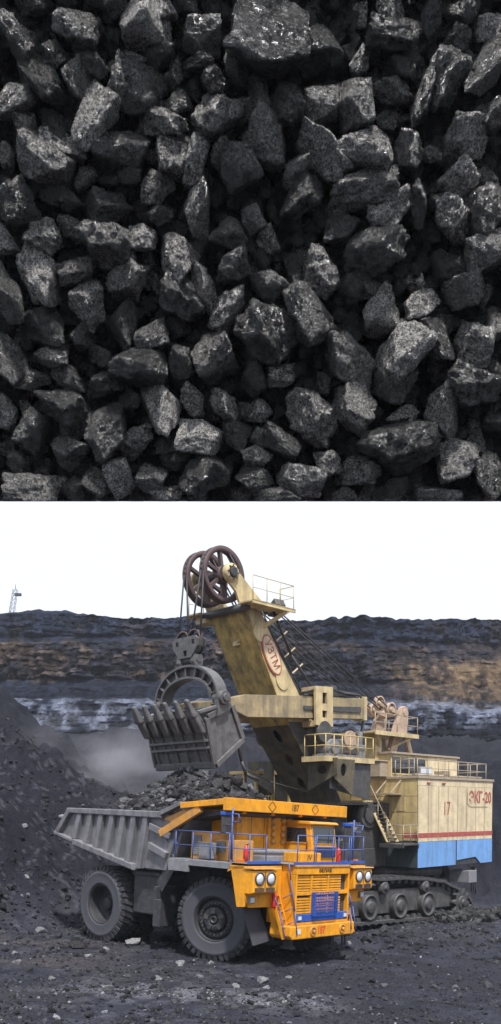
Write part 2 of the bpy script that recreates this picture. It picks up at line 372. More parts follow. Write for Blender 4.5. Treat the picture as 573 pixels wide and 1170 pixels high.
# spoil pile and far coal are darker, the foreground is strewn with pale dust
t = np.clip(pilem + sstep(48, 56, V[:, 1]), 0, 1)[:, None] * (.75 + .25 * sstep(-.3, .4, n2))[:, None]; col = col * (1 - t) + dark * t
road = sstep(-1, 4, V[:, 0] + (V[:, 1] - 20) * .15) * (1 - sstep(33, 37, V[:, 1]))
t = (road * .55 * sstep(-.5, .3, n1))[:, None]; col = col * (1 - t) + np.array([.026, .028, .035]) * t
strip = np.exp(-((V[:, 1] - 22.6 + .10 * V[:, 0]) / 1.1) ** 2) * sstep(-7, -2.5, V[:, 0]) * (1 - sstep(1.2, 3.2, V[:, 0]))
t = np.clip(strip * sstep(-.25, .35, n2 + .5 * n3) * .9 + sstep(.45, .8, n3 + .4 * n2) * .35 * (1 - road) * (V[:, 1] < 46), 0, 1)[:, None]; col = col * (1 - t) + pale * t
ground = link('ground', grid_mesh('ground', V, len(xs), len(ys), 'ground_rock', np.clip(col * np.array([.90, .89, .96]), .006, .6)))
tag(ground, 'dark grey crushed rock and coal floor of the open pit', kind='structure')

# ------------------------------------------------------------------ quarry wall: benches and rock bands along the far side
prof = [(104, 15.0), (108, 17.2), (110, 18.0), (112.5, 22.3), (113.5, 23.0), (119, 23.6), (121.5, 24.6), (123, 26.5), (127, 27.3), (129, 28.6), (130.5, 33.0), (131.5, 35.0), (135, 35.6), (137, 37.0), (138.5, 40.6), (140, 41.0), (150, 41.2), (420, 40.0)]
pd = np.array(prof); seg = np.hypot(*np.diff(pd, axis=0).T); seg = np.minimum(seg, 8); arc = np.concatenate([[0], np.cumsum(seg)])
tv = np.linspace(0, arc[-1], 300); PD = np.interp(tv, arc, pd[:, 0]); PZ = np.interp(tv, arc, pd[:, 1])
ux = np.concatenate([np.linspace(-420, -52, 50), np.arange(-51, 51, .26), np.linspace(52, 420, 50)])
U, D = np.meshgrid(ux, PD); _, Z = np.meshgrid(ux, PZ)
tilt = sstep(0, 45, U)                                        # strata dip to the right
Zd = Z - tilt * 1.7 * (1 - sstep(36, 40.5, Z))
Q = np.stack([U.ravel(), D.ravel() * .4, Zd.ravel()], 1)
steep = sstep(.5, 3., np.gradient(PZ, tv) / np.maximum(np.gradient(PD, tv), .05))[:, None] * np.ones_like(U)
butt = fbm(Q * np.array([.12, .1, .03]), 4, 31).reshape(U.shape); crag = fbm(Q * np.array([.55, .5, .45]), 4, 33).reshape(U.shape); lay = fbm(Q * np.array([.12, .1, 1.6]), 3, 35).reshape(U.shape)
# jointed rock: beds of uneven thickness broken into blocks, each set forward or back
bed = (Zd + .5 * butt + .012 * U + .25 * crag) / .85; kb = np.floor(bed); fb = bed - kb
hb = _h(kb.astype(np.int64), kb.astype(np.int64) * 0 + 5, kb.astype(np.int64) * 0, 3); bw = 1.0 + 2.6 * hb
tal0 = sstep(14, 26, U + 2 * butt) * np.exp(-((Zd - 27.0) / 4.6) ** 4); steep = steep * (1 - .8 * tal0)
jb = np.floor(U / bw + hb * 17 + .25 * crag); blockr = _h(kb.astype(np.int64), jb.astype(np.int64), kb.astype(np.int64) * 0, 7)
joint = 1 - sstep(0, .16, np.minimum(fb, 1 - fb))
Dn = D - (blockr - .5) * 1.1 * steep + joint * .35 * steep + butt * 2.2 - np.abs(crag) * .8 * (.4 + steep) + lay * .25 * steep - np.abs(fbm(Q * np.array([.45, .4, .10]), 3, 39).reshape(U.shape)) * 1.5 * steep
top = sstep(39.6, 41, Z)
Zn = Zd + crag * .22 * (1 - .3 * steep) + butt * .3 * (1 - top) + top * (fbm(Q * np.array([.06, .02, 0]), 4, 37).reshape(U.shape) * .8 + .9 * np.exp(-((U + 33.) / 9) ** 2) - .6 * sstep(10, 30, U))
# brown talus fan on the right in front of the upper bench
tal = sstep(14, 26, U + 2 * butt) * np.exp(-((Zd - 27.0) / 4.6) ** 4)
Dn = Dn - tal * 3.5 + tal * np.abs(crag)
V = np.stack([U.ravel(), Dn.ravel(), Zn.ravel()], 1)
zz = (Zd + lay * .35 + crag * .6 + butt * .5).ravel(); uu = U.ravel(); c_ = crag.ravel(); l_ = lay.ravel(); b_ = butt.ravel()
fineN = fbm(Q * np.array([1.2, 1, 1.2]), 3, 41)
dk = np.array([.024, .028, .040]); brn = np.array([.19, .120, .062]); wh = np.array([.20, .205, .225]); coal = np.array([.018, .018, .021]); blu = np.array([.028, .035, .053])
cl = dk[None] * (1 + .35 * fineN[:, None])
def band(lo, hi, colr, amt, soft=.5, msk=1.0):
    global cl
    t = (sstep(lo - soft, lo + soft, zz) * (1 - sstep(hi - soft, hi + soft, zz)) * amt * msk)[:, None]; cl = cl * (1 - t) + colr * t
band(36, 60, blu, .75)
band(35.6, 40, brn * .45, .3 * sstep(.1, .6, c_ + b_))
band(28.7, 35.2, brn, (.08 + .40 * sstep(-.05, .6, b_ + .7 * c_ + .35 * l_ + .4 * fineN)) * (1 - .8 * sstep(-4, 10, uu)) , .5)
band(33.2, 36.0, brn * .6, .35 * sstep(0, .5, c_ + b_))
t = (tal.ravel() * (.35 + .6 * sstep(-.35, .3, fineN + .6 * c_ + .5 * b_)))[:, None]; cl = cl * (1 - t) + np.array([.23, .145, .07]) * t
band(23.8, 28.0, dk * .8, .9 * (1 - .8 * tal.ravel()))
band(18.6, 23.4, wh, sstep(-.5, .25, c_ + .7 * l_ + .6 * fineN) * .85, .35)
band(23.2, 24.2, wh, .55 * sstep(0, .5, l_ + c_), .3)
band(0, 18.4, coal, .9, .5)
cl = cl * (1 + (.9 * blockr.ravel()[:, None] - .45) * (.3 + .7 * steep.ravel()[:, None])) * (1 - .3 * joint.ravel()[:, None] * steep.ravel()[:, None]) * (1 + .3 * fineN[:, None])
crack = sstep(.32, .55, np.abs(fbm(Q * np.array([.8, .5, .12]), 3, 44)))[:, None]; cl = cl * (1 - .35 * crack)
cl = cl * np.array([.78, .85, 1.02])
wall = link('quarry_wall', grid_mesh('quarry_wall', V, len(ux), len(tv), 'wall_rock', np.clip(cl, .008, .5), False))
tag(wall, 'benched quarry face of dark, brown and pale rock bands', kind='structure')
# ================================================================== COAL BED (upper half of the picture): lumps packed on an upright bed
CD = 10.0; KP = CD / FPX; KS = CD / 6.0
def coal_material(name, top_layer):
    m = bpy.data.materials.new(name); m.use_nodes = True; nt = m.node_tree; b = nt.nodes['Principled BSDF']
    tc = N(nt, 'ShaderNodeTexCoord'); oi = N(nt, 'ShaderNodeObjectInfo')
    mp = N(nt, 'ShaderNodeVectorMath', operation='ADD'); g = N(nt, 'ShaderNodeNewGeometry')
    sc = N(nt, 'ShaderNodeVectorMath', operation='SCALE'); sc.inputs['Scale'].default_value = 1.0 / KS
    nt.links.new(g.outputs['Position'], sc.inputs[0]); nt.links.new(sc.outputs[0], mp.inputs[0])
    rv = N(nt, 'ShaderNodeCombineXYZ'); nt.links.new(oi.outputs['Random'], rv.inputs[0]); s9 = N(nt, 'ShaderNodeVectorMath', operation='SCALE'); s9.inputs['Scale'].default_value = 37.
    nt.links.new(rv.outputs[0], s9.inputs[0]); nt.links.new(s9.outputs[0], mp.inputs[1])
    def nz(s, d, r):
        n = N(nt, 'ShaderNodeTexNoise'); n.inputs['Scale'].default_value = s; n.inputs['Detail'].default_value = d; n.inputs['Roughness'].default_value = r
        nt.links.new(mp.outputs[0], n.inputs['Vector']); return n.outputs['Fac']
    def mr(src, a, c, x, y):
        r = N(nt, 'ShaderNodeMapRange'); r.inputs[1].default_value = a; r.inputs[2].default_value = c; r.inputs[3].default_value = x; r.inputs[4].default_value = y
        nt.links.new(src, r.inputs[0]); return r.outputs[0]
    big = nz(8, 4, .6); mid = nz(24, 6, .68); fine = nz(75, 7, .75); grit = nz(150, 3, .7)
    def math2(op, x, y):
        n = N(nt, 'ShaderNodeMath', operation=op)
        for i, v in enumerate((x, y)):
            if isinstance(v, (int, float)): n.inputs[i].default_value = v
            else: nt.links.new(v, n.inputs[i])
        return n.outputs[0]
    # lump tone plus sparkle painted in as pale grain, stronger on some lumps
    vo = N(nt, 'ShaderNodeTexVoronoi'); vo.inputs['Scale'].default_value = 62; nt.links.new(mp.outputs[0], vo.inputs['Vector'])
    vs = N(nt, 'ShaderNodeSeparateColor'); nt.links.new(vo.outputs['Color'], vs.inputs[0])
    lump = math2('ADD', math2('MULTIPLY', math2('POWER', oi.outputs['Random'], 2.0), 1.1), .08)
    tone_sparkle = math2('MULTIPLY', math2('MULTIPLY', mr(mid, .32, .68, .25, 1), mr(fine, .42, .60, .06, 1.0)), lump)
    mx = N(nt, 'ShaderNodeMix'); mx.data_type = 'RGBA'; mx.inputs['A'].default_value = (.003, .003, .003, 1); mx.inputs['B'].default_value = (.80, .765, .715, 1) if top_layer else (.15, .143, .135, 1)  # coal in the gaps is coloured darker, deepening the shade between lumps
    nt.links.new(tone_sparkle, mx.inputs['Factor']); nt.links.new(mx.outputs['Result'], b.inputs['Base Color'])
    nt.links.new(math2('ADD', mr(big, .3, .7, .36, .12), mr(grit, .3, .7, -.08, .1)), b.inputs['Roughness']); b.inputs['Specular IOR Level'].default_value = .95 if top_layer else .8
    h = math2('ADD', math2('ADD', mid, math2('MULTIPLY', fine, .55)), math2('MULTIPLY', grit, .22))
    bp = N(nt, 'ShaderNodeBump'); bp.inputs['Strength'].default_value = 1.0; bp.inputs['Distance'].default_value = .034 * KS
    nt.links.new(h, bp.inputs['Height'])
    # tiny cleavage faces: every grain of the fracture turns its own way
    cs_ = N(nt, 'ShaderNodeVectorMath', operation='SUBTRACT'); nt.links.new(vo.outputs['Color'], cs_.inputs[0]); cs_.inputs[1].default_value = (.5, .5, .5)
    gl = N(nt, 'ShaderNodeVectorMath', operation='SCALE'); nt.links.new(cs_.outputs[0], gl.inputs[0]); nt.links.new(mr(big, .42, .66, .08, 1.25), gl.inputs['Scale'])
    ad = N(nt, 'ShaderNodeVectorMath', operation='ADD'); nt.links.new(bp.outputs[0], ad.inputs[0]); nt.links.new(gl.outputs[0], ad.inputs[1])
    no = N(nt, 'ShaderNodeVectorMath', operation='NORMALIZE'); nt.links.new(ad.outputs[0], no.inputs[0]); nt.links.new(no.outputs[0], b.inputs['Normal'])
    MATS[name] = m; return m
coal_material('coal', 1); coal_material('coal_shaded_fines', 0)
LUMPS = """40,8,48,24,10;91,40,52,35,15;169,34,72,52,-30;230,47,46,36,0;215,9,32,20,20;310,52,92,74,20;28,52,44,34,60;66,66,32,24,30;56,101,66,36,40;94,99,42,34,45
104,76,48,22,50;147,80,44,26,-30;158,108,62,52,20;200,86,32,20,-80;184,64,36,24,-20;245,96,30,28,0;230,76,34,16,0;272,80,44,30,80;248,133,58,42,-35;207,121,28,26,30
187,147,60,30,15;110,142,68,42,-50;31,144,30,26,80;22,119,50,28,-20;62,145,40,30,30;76,170,58,24,25;52,190,66,46,35;142,180,66,40,-5;200,185,46,40,70;226,188,54,22,-72
181,216,40,36,0;72,230,54,24,5;24,240,46,44,70;123,239,60,38,-8;225,243,56,30,-85;184,248,34,22,-15;56,272,42,36,30;84,264,36,24,60;125,285,66,44,2;272,193,52,44,60
253,178,34,22,-60;284,130,26,26,0;265,270,48,32,20;165,275,32,26,0;202,293,46,44,40;150,205,26,16,10;98,205,30,20,-30;212,168,30,18,10;130,207,28,14,0
445,18,34,32,0;526,18,36,24,10;493,20,34,30,60;450,46,66,30,5;509,92,70,46,-80;553,85,74,34,-58;470,61,28,18,30;411,76,30,22,-50;449,108,46,28,25;483,118,60,22,-75
462,82,32,26,60;326,128,46,44,40;366,128,40,36,0;361,62,50,48,60;405,122,50,40,80;306,168,56,48,30;366,178,70,36,50;416,176,66,44,15;463,178,38,36,70;527,163,54,48,-20
523,208,40,36,-50;558,137,38,32,20;551,208,28,22,-10;411,222,86,36,-10;345,229,62,36,-45;336,199,40,24,-50;476,238,54,22,75;445,245,54,36,-20;515,255,52,40,75;554,247,56,50,70
390,263,46,28,-10;425,295,82,54,-15;551,294,48,42,-10;289,193,30,22,70;288,252,30,24,60;490,180,24,18,0;392,103,26,14,0;498,233,20,18,0;298,110,36,24,50;521,46,32,22,0;556,38,30,26,0
11,337,68,36,80;47,318,66,50,45;92,313,46,24,-15;105,350,56,44,70;55,372,52,44,20;148,323,54,38,-35;205,343,54,46,60;234,332,56,26,80;259,353,56,30,-60;266,309,46,28,-25
307,381,78,66,30;174,384,40,30,-10;143,370,60,32,-72;96,388,28,24,-40;61,409,42,24,-5;12,412,54,40,70;163,418,64,46,10;247,411,54,50,-50;206,412,42,28,75;115,408,30,20,20
40,434,40,22,10;80,435,44,28,20;121,440,42,24,-15;77,467,68,42,15;189,467,58,40,70;221,457,42,26,60;150,457,26,24,0;256,462,40,28,70;289,433,36,32,60;125,490,66,50,-45
157,505,50,30,-35;41,494,46,36,-50;79,517,46,36,25;230,500,52,36,8;268,494,36,30,30;192,508,26,18,0;202,525,36,24,-5;175,545,38,32,-5;116,552,38,30,20;140,545,42,30,70
238,541,52,48,20;290,545,40,30,-20;43,562,66,40,5;88,560,30,26,70;192,566,36,20,0;23,527,28,24,60;10,470,40,24,80;283,470,26,22,60;363,315,52,40,45;305,328,44,28,30
335,310,42,18,80;352,360,66,46,60;435,360,50,42,-40;402,330,34,22,10;427,333,28,18,0;480,348,40,28,-10;460,400,66,50,-40;498,389,58,34,50;541,393,54,42,80;529,335,46,36,-20
508,305,36,30,60;399,411,66,50,20;323,430,36,24,-5;450,438,52,46,-35;503,472,66,38,70;403,468,62,46,60;536,445,70,44,20;356,480,70,54,75;453,513,94,56,-15;521,524,54,44,-15
409,540,50,36,15;319,507,50,28,35;296,470,30,26,10;343,548,54,34,10;295,522,36,26,-20;558,543,52,36,70;567,425,30,24,60;563,480,26,24,0;297,500,26,22,0;500,567,56,20,0
445,560,42,24,-10;316,567,56,20,-5;374,528,30,28,70;460,476,40,22,-20;290,410,22,22,0;563,375,30,24,60;392,566,30,20,0;8,30,30,28,60;130,8,34,24,-10;190,18,30,22,30;8,180,34,22,70;8,275,30,26,80"""
HAND = [tuple(float(a) for a in s.split(',')) for ln in LUMPS.split('\n') for s in ln.split(';')]
V5, F5 = ico(5); V3, F3 = ico(3); V2, F2 = ico(2); V1, F1 = ico(1)
LIB = []; LIB3 = []
for k in range(20):
    soft = [30, 50, 80][k % 3]; lo = [.5, .6, .66][(k // 3) % 3]
    LIB.append(np_mesh('coal_lump', rock_shape(V5, 100 + k, [9, 12, 15][k % 3], soft, [.10, .15, .08][(k // 2) % 3], lo, .98), F5, 'coal'))
    LIB3.append(rock_shape(V2, 300 + k, 11, 22, .06, .55, .95))
TAU = R_(24); CUTY = 573.0                                     # the bed leans towards the viewer
ZB = CAM_H + (HY - CUTY) * KP; NRM = Vector((0, -math.cos(TAU), -math.sin(TAU)))
def bed_d(py): v = (HY - py) / FPX; return (CD + (ZB - CAM_H) * math.tan(TAU)) / (1 + v * math.tan(TAU))
def bed_pt(px, py, dy=0.0):
    D = bed_d(py); return Vector(((px - CX) / FPX * D, D, CAM_H + (HY - py) / FPX * D)) - NRM * dy * KS
TILT = Matrix.Rotation(TAU, 3, 'X')
cut_p = bed_pt(CX, CUTY); cut_n = Vector((0, -(cut_p.z - CAM_H), CD)).normalized()
ALL = [(x, y, w_, h_, a, 'hand') for x, y, w_, h_, a in HAND]
def covered(px, py, k=.80):
    for x, y, w_, h_, a, _ in ALL:
        c, s_ = math.cos(R_(a)), math.sin(R_(a)); dx, dy = px - x, py - y
        u = (dx * c + dy * s_) / (w_ / 2 * k); v = (-dx * s_ + dy * c) / (h_ / 2 * k)
        if u * u + v * v < 1: return True
    return False
nfill = 300 - len(ALL); tries = 0; fills = 0
while fills < nfill and tries < 20000:
    tries += 1
    px, py = random.uniform(4, 569), random.uniform(4, 570)
    if covered(px, py, 1.0 if tries < 9000 else .85): continue
    s_ = random.uniform(17, 32); ALL.append((px, py, s_, s_ * random.uniform(.6, .9), random.uniform(-90, 90), 'fill')); fills += 1
made = []
for k, (px, py, w_, h_, a, kind) in enumerate(ALL):
    me = LIB[(k * 7 + 3) % 20 if kind == 'hand' else (k * 5) % 20]
    o = link('coal_lump', me)
    KP = bed_d(py) / FPX; gm = math.sqrt(w_ * h_) * KP / 2
    dep = gm * random.uniform(.85, 1.15)
    dy = (-random.uniform(0, .05) - gm / KS * .25) if kind == 'hand' else random.uniform(.02, .10)
    o.rotation_mode = 'XYZ'
    o.location = bed_pt(px, py, dy); eu = Euler((random.uniform(-.12, .12), R_(a) + (math.pi if random.random() < .5 else 0), random.uniform(-.12, .12)))
    o.rotation_euler = (TILT @ eu.to_matrix()).to_euler()
    f = 1.02
    o.scale = (w_ * KP / 2 * f, dep, h_ * KP / 2 * f)
    if py + max(w_, h_) * .62 > CUTY:                          # the bed ends in a sawn edge
        bpy.context.view_layer.update()
        m2 = me.copy(); bm = bmesh.new(); bm.from_mesh(m2); bm.transform(o.matrix_basis)
        bmesh.ops.bisect_plane(bm, geom=bm.verts[:] + bm.edges[:] + bm.faces[:], plane_co=cut_p, plane_no=cut_n, clear_inner=True)
        be = [e for e in bm.edges if e.is_boundary]
        if be: bmesh.ops.holes_fill(bm, edges=be, sides=0)
        c = o.location.copy(); bmesh.ops.translate(bm, vec=-c, verts=bm.verts)
        bm.to_mesh(m2); bm.free(); o.data = m2; o.rotation_euler = (0, 0, 0); o.scale = (1, 1, 1)
    made.append((o, px, py, w_, h_, a))
# labels: size, shape, lean and place
def words(px, py, w_, h_, a):
    ar = w_ / h_; sz = math.sqrt(w_ * h_)
    size = 'very large' if sz > 56 else 'large' if sz > 44 else 'medium' if sz > 32 else 'small' if sz > 22 else 'tiny'
    shape = 'slender' if ar > 1.9 else 'oblong' if ar > 1.35 else 'blocky'
    a = ((a + 90) % 180) - 90
    lean = 'upright' if abs(a) > 62 else 'falling rightward' if a > 22 else 'rising rightward' if a < -22 else 'lying level'
    nth = ['top', 'second', 'third', 'fourth', 'fifth', 'sixth', 'seventh', 'bottom']
    v = nth[min(7, int(py / 573 * 8))]; h = ['far left', 'left', 'centre-left', 'near-centre left', 'near-centre right', 'centre-right', 'right', 'far right'][min(7, int(px / 573 * 8))]
    return f'{size} {shape} coal lump {lean}, {v} row of eight, {h}'
byl = {}
for t_ in made: byl.setdefault(words(*t_[1:]), []).append(t_)
for lb, L in byl.items():
    L.sort(key=lambda t_: t_[1]); n = len(L)
    for i, t_ in enumerate(L):
        ex = '' if n == 1 else [', left one', ', right one'][i] if n == 2 else ', ' + (['leftmost', 'middle one', 'rightmost'] if n == 3 else ['leftmost', 'second one', 'third one', 'fourth one', 'fifth one', 'sixth one', 'seventh one', 'eighth one'])[i]
        t = (lb + ex).split(' '); tag(t_[0], ' '.join(t[:17]), 'coal lump', 'coal lumps packed in the upright bed')
# the uncountable small coal behind and between
VV = []; FF = []; nb = 0
def add_small(px, py, s_, dy):
    global nb
    P = LIB3[random.randrange(20)] * np.array([s_, s_ * random.uniform(.6, .95), s_ * random.uniform(.6, .9)]) * bed_d(py) / FPX / 2
    Rm = np.array(Euler((random.uniform(0, 6), random.uniform(0, 6), random.uniform(0, 6))).to_matrix()); P = P @ Rm.T + np.array(bed_pt(px, py, dy))
    n = np.array(cut_n); dd = (P - np.array(cut_p)) @ n
    if dd.max() < 0: return
    P = P - np.minimum(dd, 0)[:, None] * n[None]                # pressed flat against the sawn edge
    VV.append(P); FF.append(F2 + nb); nb += len(P)
y = -135
while y < 585:
    x = -225
    while x < 800:
        add_small(x + random.uniform(-9, 9), y + random.uniform(-9, 9), random.uniform(22, 44), random.uniform(.10, .21)); x += 20 if -20 < x < 590 and y > -20 else 34
    y += 18
for k in range(2000):
    px, py = random.uniform(0, 573), random.uniform(0, 575)
    if not covered(px, py, .9): add_small(px, py, random.uniform(7, 22), random.uniform(-.02, .07))
for k in range(520):                                            # the bed runs on past the frame
    s_ = random.choice((-1, 1)); px = random.uniform(588, 790) if s_ > 0 else random.uniform(-215, -16)
    py = random.uniform(-130, 570); add_small(px, py, random.uniform(24, 60), random.uniform(-.05, .05))
for k in range(240): add_small(random.uniform(-20, 590), random.uniform(-135, -12), random.uniform(24, 60), random.uniform(-.05, .05))
fines = link('small_coal', np_mesh('small_coal', np.concatenate(VV), np.concatenate(FF), 'coal_shaded_fines'))
tag(fines, 'small black coal filling the gaps between the larger lumps of the bed', 'coal', kind='stuff')
bk = MB(); bk.hexa([bed_pt(-235, 574.6, .26), bed_pt(810, 574.6, .26), bed_pt(810, 575, .36), bed_pt(-235, 575, .36), bed_pt(-235, -140, .26), bed_pt(810, -140, .26), bed_pt(810, -140, .36), bed_pt(-235, -140, .36)])
tag(bk.build('coal_bed', 'coal_shaded_fines'), 'upright bed of packed black coal fines behind the lumps', kind='structure')
# ================================================================== DUMP TRUCK  (local frame: X forward, Y left, Z up; origin under the front axle)
def frame(name, loc, yaw, pit, rol):
    o = empty(name, loc); o.rotation_mode = 'XYZ'; o.rotation_euler = (rol, pit, yaw); return o
TR = frame('dump_truck', (.377, 30.506, 0), -.741, .045, -.017)
tag(TR, 'orange mining dump truck with blue railings, grey steel body heaped with rubble', 'dump truck')
# ---- chassis
c = MB(); c.box(-6.6, 2.3, -.95, -.55, 1.35, 2.2); c.box(-6.6, 2.3, .55, .95, 1.35, 2.2); c.box(-1.9, -1.4, -.6, .6, 1.4, 2.3); c.box(-6.5, -6.0, -.6, .6, 1.4, 2.1); c.box(1.2, 1.8, -.6, .6, 1.1, 2.2)
c.cyl((0, 0, 1.4), (0, 1, 0), .32, 3.6); c.cyl((-5.47, 0, 1.45), (0, 1, 0), .75, 2.6); c.box(-1.2, 1.6, -1.5, 1.5, 2.3, 3.2); c.box(-2.3, -1.2, -1.6, 1.6, 2.0, 3.0)
c.build('chassis', 'dark_steel', TR, .02)
c = MB(); c.box(-3.95, -2.55, -2.75, -1.5, 1.25, 2.75); c.box(-4.0, -2.5, -2.8, -1.45, 2.62, 2.80)
c.build('fuel_tank', 'dark_steel', TR, .06)
c = MB(); c.box(-3.95, -2.55, 1.5, 2.75, 1.25, 2.75); c.build('hydraulic_tank', 'dark_steel', TR, .06)
for s in (-1, 1):
    c = MB(); c.tube((-2.4, s * 1.25, 1.3), (-2.9, s * 1.25, 2.3), .2, 14); c.tube((-2.9, s * 1.25, 2.3), (-3.2, s * 1.25, 3.0), .14, 14); c.build('hoist_cylinder', 'grease_steel', TR)
# ---- wheels (axis Y, outer face towards -Y)
WR = 1.457
def tyre_mesh():
    t = MB(); prof = [(.74, -.36), (.80, -.415), (.98, -.44), (1.18, -.43), (1.30, -.385), (1.385, -.33), (1.395, 0), (1.385, .33), (1.30, .385), (1.18, .43), (.98, .44), (.80, .415), (.74, .36), (.72, 0), (.74, -.36)]
    t.lathe(prof, (0, 0, 0), (0, 1, 0), 72); n = 38
    for i in range(n):
        for s in (-1, 1):
            th = 2 * math.pi * (i + (.5 if s > 0 else 0)) / n; w2 = .056
            def P(r, a, y): return (r * math.cos(a), y, r * math.sin(a))
            tw = .055 * s
            y0, y1 = s * .405, s * .035
            a0, a1 = th - w2, th + w2; b0, b1 = th - w2 * .8 + tw * 1.6, th + w2 * .8 + tw * 1.6
            t.add([P(1.30, a0, y0), P(1.30, a1, y0), P(1.36, b1, y1), P(1.36, b0, y1), P(1.425, a0 + .008, y0 * .98), P(1.425, a1 - .008, y0 * .98), P(WR, b1 - .006, y1), P(WR, b0 + .006, y1)],
                  [(0, 1, 2, 3), (7, 6, 5, 4), (0, 4, 5, 1), (1, 5, 6, 2), (2, 6, 7, 3), (3, 7, 4, 0)])
            # shoulder lug on the side wall edge
            t.add([P(1.20, a0 + .015, s * .42), P(1.20, a1 - .015, s * .42), P(1.37, a1, s * .33), P(1.37, a0, s * .33), P(1.21, a0 + .02, s * .445), P(1.21, a1 - .02, s * .445), P(1.425, a1, s * .395), P(1.425, a0, s * .395)],
                  [(0, 1, 2, 3), (7, 6, 5, 4), (0, 4, 5, 1), (1, 5, 6, 2), (2, 6, 7, 3), (3, 7, 4, 0)])
    return t
def wall_mesh():                                             # dusty side wall, with raised rings
    t = MB(); t.lathe([(.76, -.36), (.765, -.425), (.80, -.452), (.83, -.448), (.98, -.462), (1.12, -.458), (1.14, -.466), (1.17, -.462), (1.235, -.437), (1.26, -.40)], (0, 0, 0), (0, 1, 0), 72); return t
def wheel(name, x, y, side, steer=0.0, front=True):
    h = MB()
    if front:
        h.lathe([(.78, -.36), (.745, -.40), (.72, -.39), (.70, -.18), (.66, -.16), (.63, -.30), (.60, -.31), (.46, -.31), (.44, -.14), (.40, -.14)], (0, 0, 0), (0, 1, 0), 48)
        h.lathe([(.42, -.20), (.42, -.38), (.36, -.42), (.22, -.43), (.17, -.41), (.15, -.30), (.12, -.28), (0, -.28)], (0, 0, 0), (0, 1, 0), 32)
    else:
        h.lathe([(.78, -.36), (.75, -.42), (.715, -.41), (.70, -.20), (.66, .05), (.60, .12), (.36, .12), (.35, .02), (.30, -.02), (0, -.02)], (0, 0, 0), (0, 1, 0), 48)
    o = h.build(name, 'rim', TR); o.location = (x, y, WR - .04); o.rotation_euler = (0, 0, steer + (0 if side < 0 else math.pi))
    ty = link('tyre', tyre_me, o); link('tyre_sidewall', wall_me, o)
    b = MB(); n = 24
    for i in range(n):
        a = 2 * math.pi * i / n; r = .53 if front else .46
        b.cyl((r * math.cos(a), -.33 if front else .10, r * math.sin(a)), (0, 1, 0), .028, .06, 8)
    tag(b.build('wheel_bolts', 'grease_steel', o), kind='stuff')
    if front:
        b = MB()
        for i in range(5):
            a = 2 * math.pi * i / 5 + .4; b.bar((.2 * math.cos(a), -.43, .2 * math.sin(a)), (.38 * math.cos(a), -.40, .38 * math.sin(a)), .13, .07, (0, 1, 0))
        b.lathe([(.12, -.30), (.12, -.46), (.09, -.46), (.08, -.36), (0, -.36)], (0, 0, 0), (0, 1, 0), 20); b.build('hub', 'grease_steel', o)
    else:
        b = MB(); b.lathe([(.24, 0), (.24, -.10), (.20, -.14), (0, -.14)], (0, 0, 0), (0, 1, 0), 24); b.build('hub', 'rim', o)
    return o
t_ = tyre_mesh().build('tyre', 'rubber'); tyre_me = t_.data; bpy.data.objects.remove(t_)
t_ = wall_mesh().build('tyre_sidewall', 'rubber_dusty'); wall_me = t_.data; bpy.data.objects.remove(t_)
wheel('front_wheel', 0, -2.22, -1, .30); wheel('front_wheel', 0, 2.22, 1, .30)
for y, s in ((-2.64, -1), (-1.66, -1), (2.64, 1), (1.66, 1)): wheel('rear_wheel', -5.47, y, s, 0, False)
